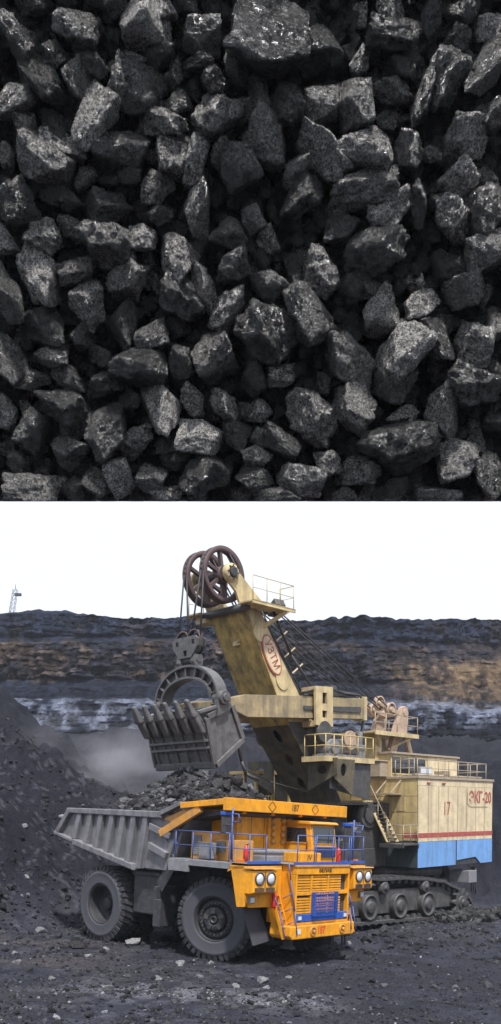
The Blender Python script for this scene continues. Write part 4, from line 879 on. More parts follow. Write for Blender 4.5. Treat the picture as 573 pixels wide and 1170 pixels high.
for xx in (-1.5, -2.0): p = MB(); p.box(xx - .28, xx + .28, -.9, -.7, 4.36, 4.74); q = p.build('roof_floodlight', 'grey_part', SH, .02); p = MB(); p.box(xx - .22, xx + .22, -.7, -.69, 4.42, 4.70); p.build('floodlight_lens', 'lamp_glass', q)
railing('roof_railing', [(-.3, -.25, HH + .1), (-HL + .25, -.25, HH + .1), (-HL + .2, -3.0, HH + .1)], .82, 'railing_rust', SH, .85, (.5,), .024)
railing('roof_railing', [(-.2, -.35, HH + .1), (-.2, -1.4, HH + .1)], .82, 'railing_rust', SH, .8, (.5,), .024)
p = MB(); p.tube((-.3, -.5, HH + .2), (-HL + .3, -.5, HH + .2), .06, 8); p.tube((-.5, -.8, HH + .2), (-3, -.9, HH + .22), .05, 8); p.box(-3.4, -2.9, -1.0, -.4, HH + .12, HH + .45); p.build('roof_pipes', 'railing_rust', SH)
for (x, y, sx, sy, h_) in ((-1.1, -5.9, .5, .5, .9), (-2.6, -6.2, .7, .5, .6), (-4.4, -6.0, .6, .6, 1.1), (.3, -2.0, .3, .3, .7)):
    p = MB(); p.box(x - sx, x + sx, y - sy, y + sy, HH + .12, HH + .12 + h_); p.box(x - sx - .05, x + sx + .05, y - sy - .05, y + sy + .05, HH + .12 + h_, HH + .18 + h_); p.build('roof_vent', 'railing_rust', SH, .02)
p = MB(); p.path([(6.0, -1.8, 7.62), (4.6, -1.72, 8.0), (3.2, -1.8, 7.85), (1.9, -1.9, 7.9), (1.3, -2.1, 7.2), (1.6, -2.2, 5.6)], .05, 8); p.path([(5.6, -2.1, 7.6), (3.4, -2.1, 7.75), (1.8, -2.1, 7.85), (1.1, -2.3, 6.8), (1.2, -2.4, 5.2)], .04, 8); p.build('stick_hose', 'rope', SH)
p = MB(); p.box(2.2, 3.3, -2.3, -1.9, 7.72, 7.98); p.box(3.6, 4.0, -2.3, -1.9, 7.66, 8.15); p.build('stick_box', 'grease_steel', SH, .02)
# ---- stairs and landings
st = MB()
for xx in (.45, 1.15): st.bar((xx, -1.95, 3.13), (xx, -.82, 1.2), .05, .24, (1, 0, 0))
sr = st.build('stairs', 'boom_yellow', SH, .005)
for i in range(10):
    t = (i + .6) / 10.5; p = MB(); p.box(.45, 1.15, -1.95 + 1.13 * t - .13, -1.95 + 1.13 * t + .13, 3.13 - 1.93 * t - .02, 3.13 - 1.93 * t + .02); p.build('step', 'grease_steel', sr)
p = MB(); p.path([(1.18, -1.95, 4.0), (1.18, -.85, 2.15), (1.18, -.8, 1.2)], .022)
for t in (.05, .5, .95): p.tube((1.18, -1.95 + 1.13 * t, 3.15 - 1.93 * t), (1.18, -1.95 + 1.13 * t, 4.0 - 1.87 * t), .02)
p.build('stair_handrail', 'railing_rust', sr)
p = MB(); p.box(.02, 1.3, -1.2, .1, 1.06, 1.13); p.box(1.22, 1.3, -1.2, .1, .95, 1.06); p.box(.02, .1, -.2, .1, .9, 1.06); ld_ = p.build('landing', 'grease_steel', SH, .006)
railing('landing_railing', [(.1, .06, 1.13), (1.25, .06, 1.13), (1.25, -.55, 1.13)], .85, 'railing_rust', SH, .6, (.5,), .022)
p = MB(); p.box(.02, 1.6, -5.8, -1.95, 3.02, 3.12); p.build('upper_landing', 'boom_yellow', SH, .006)
railing('landing_railing', [(1.55, -4.8, 3.12), (1.55, -2.0, 3.12)], .95, 'railing_yellow', SH, .7, (.5,), .022)
# ---- revolving frame, boom foot
p = MB(); p.box(-.2, 3.4, -5.9, -1.7, .02, .9); p.prism([(0, .9), (0, 3.0), (1.0, 2.9), (2.3, 1.9), (3.3, 1.3), (3.3, .9)], 'y', -1.75, -2.2); p.prism([(0, .9), (0, 3.0), (1.0, 2.9), (2.3, 1.9), (3.3, 1.3), (3.3, .9)], 'y', -5.25, -4.8)
p.box(-.1, .6, -5.5, -1.6, .9, 3.0); p.build('revolving_frame', 'grease_steel', SH, .03)
p = MB(); p.cyl((2.6, -3.5, 1.7), (0, 1, 0), .42, 3.9); p.cyl((2.6, -3.5, 1.7), (0, 1, 0), .2, 4.15); p.build('boom_foot_pin', 'grease_steel', SH)
p = MB(); p.cyl((1.5, -1.9, 2.45), (0, 1, 0), .6, .5); p.cyl((1.5, -1.62, 2.45), (0, 1, 0), .38, .1); p.build('hoist_drum', 'grease_steel', SH)
p = MB(); p.lathe([(2.6, -.55), (2.9, -.5), (2.9, -.15), (2.6, .02)], (-2.4, -3.6, 0), (0, 0, 1), 48); p.build('turntable', 'grease_steel', SH)
# ---- boom: side plates, underside with openings, back
BY0, BY1 = -4.55, -2.45
under = [(8.78, 10.78), (7.02, 7.62), (6.2, 6.3), (3.75, 3.3), (2.75, 1.35)]; back = [(2.05, 1.75), (2.3, 2.7), (4.0, 5.1), (4.85, 6.6), (5.6, 7.75), (6.88, 9.3), (8.02, 10.95)]
b = MB()
for y in (BY0, BY1 - .06): b.prism([under[0]] + under[1:] + back, 'y', y, y + .06)
boom = b.build('boom', 'boom_yellow', SH, .006)
def on_under(i, t, y, off=0.0):
    a, c2 = Vector((under[i][0], 0, under[i][1])), Vector((under[i + 1][0], 0, under[i + 1][1])); p = a.lerp(c2, t); d = (c2 - a).normalized(); nrm = Vector((-d.z, 0, d.x))
    if nrm.x < 0: nrm = -nrm
    q = p + nrm * off; return Vector((q.x, y, q.z))
def strip(i, holes, m, name, off=.01):
    a, c2 = Vector((under[i][0], 0, under[i][1])), Vector((under[i + 1][0], 0, under[i + 1][1])); L = (c2 - a).length; d = (c2 - a) / L; nrm = Vector((-d.z, 0, d.x)); nrm = nrm if nrm.x > 0 else -nrm
    f = lambda u, v: (a.x + d.x * u + nrm.x * off, v, a.z + d.z * u + nrm.z * off)
    return plate(name, [(0, BY0 - .02), (L, BY0 - .02), (L, BY1 + .02), (0, BY1 + .02)], [oval(u * L, (BY0 + BY1) / 2 + v, .34, .2) for u, v in holes], f, tuple(-nrm * .06), m, boom)
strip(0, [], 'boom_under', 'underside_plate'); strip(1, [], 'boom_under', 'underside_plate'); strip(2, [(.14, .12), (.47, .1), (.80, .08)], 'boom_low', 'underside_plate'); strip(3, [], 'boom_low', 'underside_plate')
p = MB()
for (a, c2) in zip(back[:-1], back[1:]): p.bar((a[0], -3.5, a[1]), (c2[0], -3.5, c2[1]), 2.1, .05, (-1, 0, .8))
p.build('back_plate', 'boom_yellow', boom)
p = MB(); p.box(8.1, 8.9, BY0, BY1, 10.74, 10.98); p.build('head_cap', 'boom_yellow', boom, .02)
# lower boom side is grimy steel
p = MB(); p.prism([(6.25, 6.42), (3.75, 3.36), (2.75, 1.45), (2.1, 1.8), (2.35, 2.7), (4.02, 5.05), (4.85, 6.5)], 'y', BY1, BY1 + .02); p.build('lower_side_plate', 'grease_steel', boom)
p = MB(); q = on_under(0, .37, -3.55, .02); p.box(q.x - .02, q.x + .08, -3.75, -3.4, q.z - .08, q.z + .1); p.tube(q, q + Vector((.15, .2, .1)), .05); p.build('underside_lug', 'boom_yellow', boom)
# ladder along the boom back
p = MB()
A, B = Vector((7.95, -2.75, 11.05)), Vector((5.45, -2.75, 7.95)); nb_ = Vector((-.78, 0, .63))
for yy in (-2.75, -3.25): p.tube((A.x + nb_.x * .25, yy, A.z + nb_.z * .25), (B.x + nb_.x * .25, yy, B.z + nb_.z * .25), .03)
p.build('boom_ladder', 'grease_steel', boom)
for t in (.22, .42, .62, .82):
    q = A.lerp(B, t); p = MB(); p.bar((q.x + nb_.x * .02, -2.5, q.z + nb_.z * .02), (q.x + nb_.x * .75, -2.42, q.z + nb_.z * .75), .05, .05); p.build('ladder_bracket', 'cream', boom)
# logo and discs on the near side of the boom
ux_, uz_ = (6.95 - 7.95), (8.5 - 10.2); ul = math.hypot(ux_, uz_); ux_ /= ul; uz_ /= ul
def disc(name, cx, cz, a, bb, m, off, th, parent):
    rot = math.atan2(uz_, ux_); return plate(name, oval(cx, cz, a, bb, rot, 40), [], lambda u, v: (u, BY1 + off, v), (0, th, 0), m, parent)
disc('boom_disc', 7.93, 9.98, .42, .42, 'boom_yellow', .003, .05, boom); disc('boom_disc', 6.62, 8.16, .45, .36, 'boom_yellow', .003, .05, boom)
disc('logo_rim', 7.28, 9.1, .90, .44, 'red_line', .003, .06, boom); disc('logo_plate', 7.28, 9.1, .83, .375, 'cream', .02, .055, boom)
lettering('logo_lettering', 'УЗТМ', .52, 'red_line', boom, (7.28, BY1 + .082, 9.1), (ux_, 0, uz_), (-uz_ * -1, 0, -ux_) if False else (uz_, 0, -ux_), xs=.9, bold=.004)
# ---- head sheaves
SC = Vector((9.5, -3.55, 12.08)); SRad = 1.12
for yy in (-3.05, -4.05):
    s_ = MB(); c0 = (SC.x, yy, SC.z)
    s_.lathe([(.98, -.13), (SRad, -.15), (SRad, -.10), (1.03, -.02), (1.03, .02), (SRad, .10), (SRad, .15), (.98, .13), (.90, .10), (.90, -.10), (.98, -.13)], c0, (0, 1, 0), 56)
    shv = s_.build('head_sheave', 'sheave', SH)
    for i in range(6):
        a = 2 * math.pi * i / 6 + .35; p = MB(); p.bar((SC.x + .25 * math.cos(a), yy, SC.z + .25 * math.sin(a)), (SC.x + .93 * math.cos(a), yy, SC.z + .93 * math.sin(a)), .13, .16, (0, 1, 0)); p.build('spoke', 'sheave', shv)
    p = MB(); p.cyl(c0, (0, 1, 0), .34, .4, 28); p.build('sheave_hub', 'sheave', shv)
for yy, s in ((-2.62, 1), (-4.52, -1)):
    p = MB(); pts = [(8.85, 10.7), (7.55, 10.95), (7.75, 11.3)] + [(SC.x + .36 * math.cos(a), SC.z + .36 * math.sin(a)) for a in (2.35, 1.9, 1.5, 1.0, .5, 0, -.5, -.9)] + [(9.2, 11.4)]
    p.prism(pts, 'y', yy - .06, yy + .06); ck = p.build('sheave_cheek', 'boom_yellow', SH, .015)
    p = MB(); p.lathe([(.36, -.02), (.36, .16), (.30, .2), (.24, .22)], (SC.x, yy, SC.z), (0, s, 0), 28); p.build('bearing_cap', 'boom_yellow', ck)
    p = MB(); p.lathe([(.2, .1), (.2, .27), (.16, .29), (0, .29)], (SC.x, yy, SC.z), (0, s, 0), 12, False)
    for i in range(8): a = i * math.pi / 4; p.cyl((SC.x + .28 * math.cos(a), yy + s * .22, SC.z + .28 * math.sin(a)), (0, 1, 0), .03, .05, 6)
    p.build('bearing_cover', 'dark_steel', ck)
p = MB(); p.cyl((SC.x, -3.55, SC.z), (0, 1, 0), .16, 2.0); p.build('sheave_axle', 'grease_steel', SH)
p = MB(); p.cyl((8.9, -3.5, 10.80), (0, 1, 0), .15, 2.6, 16); p.build('guide_roller', 'grease_steel', SH)
# head platforms
p = MB(); p.box(6.75, 9.25, -2.42, -1.55, 10.86, 10.93); p.box(6.75, 9.25, -1.62, -1.55, 10.78, 10.93); p.bar((7.2, -1.6, 10.8), (7.75, -2.42, 10.2), .1, .16); p.build('head_platform', 'boom_yellow', SH, .006)
p = MB(); p.box(7.6, 9.35, -5.35, -4.6, 10.80, 10.87); p.box(7.6, 9.35, -5.36, -5.3, 10.72, 10.87); p.box(8.4, 9.0, -5.2, -4.6, 10.5, 10.8); p.build('head_platform', 'boom_yellow', SH, .006)
railing('head_railing', [(9.2, -1.62, 10.93), (6.8, -1.62, 10.93), (6.8, -2.4, 10.93)], .95, 'railing_yellow', SH, .8, (.5,), .018)
railing('head_railing', [(9.3, -5.3, 10.87), (7.65, -5.3, 10.87)], .95, 'railing_yellow', SH, .8, (.5,), .018)
p = MB(); p.bar((7.0, -2.2, 11.3), (6.9, -2.8, 10.9), .5, .35); p.box(6.95, 7.4, -4.3, -2.7, 10.9, 11.35); p.build('rope_anchor', 'grease_steel', SH, .03)
# ---- stick (two beams) and saddle
for s, (y0, y1) in ((1, (-2.36, -1.86)), (-1, (-5.14, -4.64))):
    p = MB(); p.prism([(10.15, 7.02), (10.15, 6.6), (9.25, 6.34), (1.62, 6.84), (1.62, 7.78), (5.3, 7.55), (9.4, 7.22)], 'y', y0, y1); sk = p.build('stick', 'stick_dirty', SH, .02)
    p = MB(); p.prism([(5.9, 6.92), (5.9, 7.08), (2.0, 7.36), (1.95, 7.18), (2.0, 7.10)], 'y', y1 if s > 0 else y0, (y1 + .06) if s > 0 else (y0 - .06)); p.build('stick_rack', 'grease_steel', sk)
    p = MB(); p.box(1.5, 1.7, y0 - .06, y1 + .06, 6.78, 7.86); p.build('stick_end', 'boom_yellow', sk, .01)
    f = lambda u, v: (u, (y1 + .12) if s > 0 else (y0 - .12), v)
    sd_ = plate('saddle', [(4.2, 6.3), (5.32, 6.3), (5.38, 7.95), (4.22, 8.02)], [[(4.62, 7.25), (4.92, 7.25), (4.92, 7.72), (4.62, 7.72)], [(4.62, 6.65), (4.92, 6.65), (4.92, 6.95), (4.62, 6.95)]], f, (0, .12 * s, 0), 'boom_yellow', SH)
    p = MB(); p.box(4.2, 5.36, min(y0, y1) - .1, max(y0, y1) + .1, 7.62 + .14, 7.95); p.build('saddle_block', 'boom_yellow', sd_, .01); p = MB(); p.box(4.25, 5.3, min(y0, y1) - .1, max(y0, y1) + .1, 6.25, 6.5); p.build('saddle_block', 'boom_yellow', sd_, .01)
p = MB(); p.cyl((4.75, -3.5, 6.05), (0, 1, 0), .34, 3.6, 28); p.cyl((4.75, -1.75, 6.05), (0, 1, 0), .46, .3, 28); p.cyl((4.75, -5.2, 6.05), (0, 1, 0), .46, .3, 28); p.build('shipper_shaft', 'grease_steel', SH)
p = MB(); p.box(9.2, 10.1, -4.66, -2.34, 6.45, 7.02); p.build('stick_crosspiece', 'stick_dirty', SH, .03)
p = MB(); p.path([(9.6, -2.4, 6.4), (9.55, -2.2, 5.6), (9.35, -2.1, 4.6), (9.1, -2.1, 4.1), (8.3, -2.2, 3.9)], .07); p.tube((9.55, -2.5, 6.4), (9.5, -2.5, 5.4), .13, 12); p.build('pitch_brace', 'grease_steel', SH)
p = MB(); p.path([(9.2, -2.1, 4.35), (7.5, -2.3, 3.85), (5.0, -2.4, 3.45)], .025); p.build('trip_cable', 'rope', SH)
# ---- bucket
BW0, BW1 = -5.2, -1.8
bk = MB()
for y in (BW0, BW1 - .12): bk.prism([(11.60, 6.12), (10.25, 6.78), (9.55, 5.38), (11.05, 4.30), (11.28, 4.9)], 'y', y, y + .12)
front = [(11.02, 4.28), (11.26, 4.9), (11.52, 5.6), (11.76, 5.95), (12.03, 6.30)]
for (a, c2) in zip(front[:-1], front[1:]): bk.hexa([(a[0] - .14, BW0, a[1]), (a[0], BW0, a[1]), (a[0], BW1, a[1]), (a[0] - .14, BW1, a[1]), (c2[0] - .14, BW0, c2[1]), (c2[0], BW0, c2[1]), (c2[0], BW1, c2[1]), (c2[0] - .14, BW1, c2[1])])
bk.prism([(10.25, 6.78), (9.55, 5.38), (9.68, 5.32), (10.38, 6.70)], 'y', BW0, BW1); bk.prism([(9.55, 5.38), (11.05, 4.28), (11.10, 4.40), (9.62, 5.5)], 'y', BW0, BW1)
bucket = bk.build('bucket', 'bucket_steel', SH, .03)
for i in range(6):
    y = BW0 + .12 + (BW1 - BW0 - .24) * i / 5 ; big = 1.25 if i in (0, 5) else 1.0
    p = MB(); w2 = .16 * big
    p.hexa([(11.55, y - w2, 5.55), (11.75, y - w2, 5.5), (11.75, y + w2, 5.5), (11.55, y + w2, 5.55), (11.98, y - w2 * .9, 6.25), (12.2, y - w2 * .9, 6.15), (12.2, y + w2 * .9, 6.15), (11.98, y + w2 * .9, 6.25)])
    p.hexa([(11.96, y - w2 * 1.1, 6.15), (12.22, y - w2 * 1.1, 6.05), (12.22, y + w2 * 1.1, 6.05), (11.96, y + w2 * 1.1, 6.15), (12.36, y - w2 * .5, 6.78), (12.50, y - w2 * .5, 6.72), (12.50, y + w2 * .5, 6.72), (12.36, y + w2 * .5, 6.78)])
    p.build('tooth', 'bucket_steel', bucket, .07)
def fx(z): return float(np.interp(z, [q[1] for q in front], [q[0] for q in front]))
for z in (5.28, 5.02): p = MB(); p.prism([(fx(z) - .02, z - .06), (fx(z) + .12, z - .05), (fx(z) + .12, z + .05), (fx(z) - .02, z + .06)], 'y', BW0 - .04, BW1 + .04); p.build('wear_band', 'bucket_steel', bucket, .02)
p = MB(); p.prism([(fx(4.36) - .02, 4.24), (fx(4.36) + .10, 4.26), (fx(4.5) + .10, 4.5), (fx(4.5) - .02, 4.52)], 'y', BW0 - .04, BW1 + .04); p.build('wear_band', 'bucket_steel', bucket, .02)
for i in range(6):
    y = BW0 + .2 + (BW1 - BW0 - .4) * i / 5; p = MB()
    for (a, c2) in zip(front[:-1], front[1:]): p.hexa([(a[0] - .02, y - .06, a[1]), (a[0] + .08, y - .06, a[1]), (a[0] + .08, y + .06, a[1]), (a[0] - .02, y + .06, a[1]), (c2[0] - .02, y - .06, c2[1]), (c2[0] + .08, y - .06, c2[1]), (c2[0] + .08, y + .06, c2[1]), (c2[0] - .02, y + .06, c2[1])])
    p.build('front_rib', 'bucket_steel', bucket, .02)
for y, s in ((BW1, 1), (BW0, -1)):
    p = MB()
    for a, c2, wd in (((11.5, 6.15), (10.3, 6.72), .22), ((10.22, 6.7), (9.62, 5.45), .2), ((9.6, 5.42), (11.05, 4.36), .2), ((11.12, 4.4), (11.55, 6.1), .2)): p.bar((a[0], y + s * .05, a[1]), (c2[0], y + s * .05, c2[1]), .12, wd, (0, 0, 1) if abs(a[0] - c2[0]) > abs(a[1] - c2[1]) else (1, 0, 0))
    p.build('side_frame', 'bucket_steel', bucket, .02)
    p = MB(); p.prism([(11.1, 6.2), (10.45, 6.5), (10.55, 7.0), (10.84, 7.2), (11.1, 7.0)], 'y', y - .02, y + s * .2); p.cyl((10.84, y + s * .1, 6.93), (0, 1, 0), .27, .5, 24); p.cyl((10.84, y + s * .22, 6.93), (0, 1, 0), .15, .4, 16); p.build('bail_lug', 'bucket_steel', bucket, .02)
    p = MB(); p.bar((11.9, y - s * .1, 6.3), (10.6, y + s * .02, 6.72), .3, .14); p.build('corner_arm', 'bucket_steel', bucket, .03)
# dipper door hinge arms
for yy in (-4.3, -2.7): p = MB(); p.bar((10.2, yy, 6.9), (9.5, yy, 5.4), .3, .3, (1, 0, 0)); p.bar((9.55, yy, 5.5), (9.2, yy, 6.3), .2, .25, (1, 0, 0)); p.build('door_arm', 'grease_steel', bucket, .02)
# bail: ribbed arch
def arch(t, ra, rb): return (-3.5 + ra * math.cos(t), 6.95 + rb * math.sin(t))
bl = MB(); n = 28
for i in range(n):
    t0, t1 = math.pi * i / n, math.pi * (i + 1) / n
    o0, o1, i0, i1 = arch(t0, 1.88, 1.40), arch(t1, 1.88, 1.40), arch(t0, 1.42, .86), arch(t1, 1.42, .86)
    m0, m1 = arch(t0, 1.80, 1.31), arch(t1, 1.80, 1.31); k0, k1 = arch(t0, 1.50, .95), arch(t1, 1.50, .95)
    def slab(a, b2, c2, d2, x0, x1): bl.hexa([(x0, *a), (x1, *a), (x1, *b2), (x0, *b2), (x0, *d2), (x1, *d2), (x1, *c2), (x0, *c2)])
    slab(m0, m1, o1, o0, 10.58, 11.12); slab(i0, i1, k1, k0, 10.58, 11.12); slab(k0, k1, m1, m0, 10.80, 10.90)
bail = bl.build('bail', 'bucket_steel', SH)
for i in range(9):
    t = math.pi * (i + .5) / 9 ; a, c2 = arch(t, 1.82, 1.33), arch(t, 1.48, .93); p = MB(); p.bar((10.85, *a), (10.85, *c2), .48, .06, (0, math.sin(t), -math.cos(t))); p.build('bail_rib', 'bucket_steel', bail)
# hoist block
for yy in (-3.92, -3.08): p = MB(); p.prism([(10.72, 8.2), (10.98, 8.2), (11.1, 8.45), (11.05, 8.75), (10.65, 8.75), (10.6, 8.45)], 'y', yy - .12, yy + .12); p.build('clevis', 'bucket_steel', SH, .03)
p = MB(); p.cyl((10.85, -3.5, 8.58), (0, 1, 0), .14, 1.15, 16); p.build('clevis_pin', 'bucket_steel', SH)
f = lambda u, v: (11.02, u, v)
bo = [(-3.5 + .36, 8.62), (-3.5 + .72, 9.05), (-3.5 + .76, 9.32), (-3.5 + .6, 9.44), (-3.5 - .6, 9.44), (-3.5 - .76, 9.32), (-3.5 - .72, 9.05), (-3.5 - .36, 8.62)]
blk = plate('hoist_block', bo, [[(-3.12, 9.12), (-2.94, 9.12), (-2.94, 9.3), (-3.12, 9.3)], [(-4.06, 9.12), (-3.88, 9.12), (-3.88, 9.3), (-4.06, 9.3)], [(-3.6, 8.7), (-3.4, 8.7), (-3.4, 8.92), (-3.6, 8.92)]], f, (.08, 0, 0), 'bucket_steel', SH)
p = MB(); p.prism(bo, 'x', 10.62, 10.70); p.prism([(-3.5 + .3, 8.66), (-3.5 + .68, 9.05), (-3.5 + .72, 9.3), (-3.5 - .72, 9.3), (-3.5 - .68, 9.05), (-3.5 - .3, 8.66)], 'x', 10.74, 10.96); p.build('block_core', 'grease_steel', blk, .02)
for yy in (-3.83, -3.17): p = MB(); p.lathe([(.33, -.09), (.38, -.1), (.34, 0), (.38, .1), (.33, .09)], (10.86, yy, 9.36), (1, 0, 0), 28); p.build('block_sheave', 'sheave', blk)
# hoist ropes
for (ys, yb) in ((-2.97, -2.86), (-3.13, -3.42), (-3.97, -3.58), (-4.13, -4.14)):
    p = MB(); p.tube((SC.x + 1.08, ys, SC.z), (10.86, yb, 9.42), .035, 7)
    for i in range(9):
        a0, a1 = math.pi * .55 * i / 9, math.pi * .55 * (i + 1) / 9; p.tube((SC.x + 1.08 * math.cos(a0), ys, SC.z + 1.08 * math.sin(a0)), (SC.x + 1.08 * math.cos(a1), ys, SC.z + 1.08 * math.sin(a1)), .035, 7)
    p.tube((SC.x - .17, ys, SC.z + 1.06), (1.2, -3.5 + (ys + 3.55) * 1.2, 3.6), .035, 7); p.build('hoist_rope', 'rope', SH)
# ---- gantry, suspension ropes
p = MB()
for yy in (-2.4, -3.7):
    p.bar((-.7, yy, 4.2), (-2.0, yy, 7.2), .28, .5, (1, 0, 0)); p.bar((-3.4, yy, 4.2), (-2.1, yy, 7.2), .22, .3, (1, 0, 0))
gan = p.build('gantry', 'rose_metal', SH, .02)
for yy in (-2.4, -3.7):
    p = MB(); p.prism([(-1.4, 6.4), (-2.5, 6.4), (-2.55, 7.4)] + [(-2.25 + .32 * math.cos(a), 7.5 + .32 * math.sin(a)) for a in (3.1, 2.3, 1.6, .8, 0)], 'y', yy - .12, yy + .12); p.cyl((-2.25, yy, 7.5), (0, 1, 0), .17, .34, 18); p.build('gantry_lug', 'rose_metal', gan, .02)
for k, (x, z, yy) in enumerate(((-1.2, 7.55, -2.4), (-.75, 7.85, -2.75), (-1.2, 7.6, -3.4), (-.7, 7.9, -3.75))):
    p = MB(); p.lathe([(.3, -.09), (.36, -.1), (.3, 0), (.36, .1), (.3, .09)], (x, yy, z), (0, 1, 0), 24); p.cyl((x, yy, z), (0, 1, 0), .14, .3, 16); p.bar((x, yy, z), (-2.2, yy, 7.4), .16, .2); p.build('equaliser_sheave', 'rose_metal', gan)
for k, (ya, yb, dz, xo) in enumerate(((-2.5, -2.4, .0, 0), (-2.75, -2.75, .1, .3), (-3.1, -2.6, -.2, .2), (-3.6, -3.4, .0, 0), (-4.0, -3.75, .1, .3), (-4.4, -3.6, -.2, .2))):
    p = MB(); p.tube((7.1, ya, 11.15 + dz), (-.9 + xo, yb, 7.7 + dz), .03, 7); p.build('suspension_rope', 'rope', SH)
p = MB(); p.path([(7.35, -2.3, 10.95), (6.3, -2.2, 9.2), (5.0, -2.1, 7.9)], .06, 8); p.build('hose', 'rope', SH)
# gantry platform
p = MB(); p.box(-2.6, 1.0, -4.4, -1.7, 6.28, 6.36); p.box(-2.6, 1.0, -1.74, -1.68, 6.18, 6.38); p.bar((-2.2, -1.75, 6.25), (-1.0, -2.4, 5.6), .1, .1); p.bar((.7, -1.75, 6.25), (-.3, -2.4, 5.5), .1, .1)
p.box(-.2, .3, -2.8, -2.2, 4.3, 6.28); p.build('gantry_platform', 'boom_yellow', SH, .006)
railing('gantry_railing', [(.95, -1.74, 6.36), (-2.55, -1.74, 6.36), (-2.55, -4.3, 6.36)], .85, 'railing_rust', SH, .9, (.5,), .022)
# ---- machinery platform beside the boom
p = MB(); p.box(1.9, 5.35, -2.42, -1.1, 4.86, 4.95); p.box(1.9, 5.35, -1.14, -1.06, 4.74, 4.97); p.box(5.29, 5.37, -2.42, -1.1, 4.74, 4.97); p.build('machinery_platform', 'boom_yellow', SH, .006)
railing('machinery_railing', [(5.3, -2.3, 4.95), (5.3, -1.12, 4.95), (1.95, -1.12, 4.95)], .95, 'railing_yellow', SH, .55, (.5,), .026)
p = MB(); p.cyl((3.2, -1.75, 5.45), (1, 0, 0), .36, 1.0, 24); p.cyl((4.3, -1.8, 5.35), (0, 1, 0), .42, .7, 24); p.cyl((4.3, -1.42, 5.35), (0, 1, 0), .26, .12, 20); p.box(2.5, 4.9, -2.2, -1.4, 4.95, 5.1); p.build('crowd_motor', 'grey_part', SH, .02)
p = MB(); p.cyl((3.3, -1.38, 5.75), (0, 1, 0), .42, .1, 24); p.build('brake_drum', 'rose_metal', SH)
p = MB(); p.box(2.1, 2.6, -1.9, -1.4, 4.95, 5.6); p.tube((2.3, -1.6, 5.6), (2.3, -1.6, 6.2), .12, 12); p.build('lubrication_unit', 'grey_part', SH, .02)
for y0, y1 in ((-2.44, -.85), (-6.15, -4.56)):
    f = lambda u, v: (4.9, u, v); yc = (y0 + y1) / 2
    plate('platform_bracket', [(y0, 3.5), (y1 if y0 > -3 else y0 + .4, 4.2 if y0 > -3 else 3.5), (y1, 4.9), (y0, 4.9)] if y0 > -3 else [(y0, 4.2), (y1, 3.4), (y1, 4.9), (y0, 4.9)], [oval(yc, 4.42, .27, .2)], f, (-.08, 0, 0), 'boom_low', SH)
p = MB(); p.prism([(4.82, 4.86), (4.82, 3.6), (2.0, 3.1), (2.0, 4.86)], 'y', -1.30, -1.22); p.build('bracket_web', 'grease_steel', SH)
f = lambda u, v: (u, -1.0, v)
plate('bracket_face', [(3.7, 3.3), (4.86, 4.0), (4.95, 4.86), (3.5, 4.86)], [oval(4.3, 4.4, .2, .28)], f, (0, .06, 0), 'boom_low', SH)
p = MB(); p.box(1.6, 4.0, -5.3, -1.5, 2.9, 3.0); p.build('crosswalk', 'grease_steel', SH)
# ---- operator cab on the far side of the boom foot
p = MB(); p.box(2.4, 4.9, -7.4, -5.6, 2.6, 2.95); p.box(2.4, 4.9, -7.4, -5.6, 4.35, 4.5); p.box(2.4, 2.6, -7.4, -5.6, 2.95, 4.35)
for (x, y) in ((4.8, -5.7), (4.8, -7.3), (3.7, -5.68), (2.55, -5.68), (4.8, -6.5)): p.box(x - .07, x + .07, y - .07, y + .07, 2.9, 4.4)
oc = p.build('operator_cab', 'railing_yellow', SH, .01)
p = MB(); p.box(4.76, 4.78, -7.25, -5.72, 2.95, 4.35); p.box(2.6, 4.74, -5.72, -5.70, 2.95, 4.35); p.build('cab_glass', 'window_glass', oc)
p = MB()
for i in range(6): p.tube((4.95, -5.5 + i * .18, 2.6), (4.95, -5.5 + i * .18, 3.3), .02)
p.tube((4.95, -5.5, 3.3), (4.95, -4.6, 3.3), .025); p.build('cab_railing', 'railing_yellow', SH)
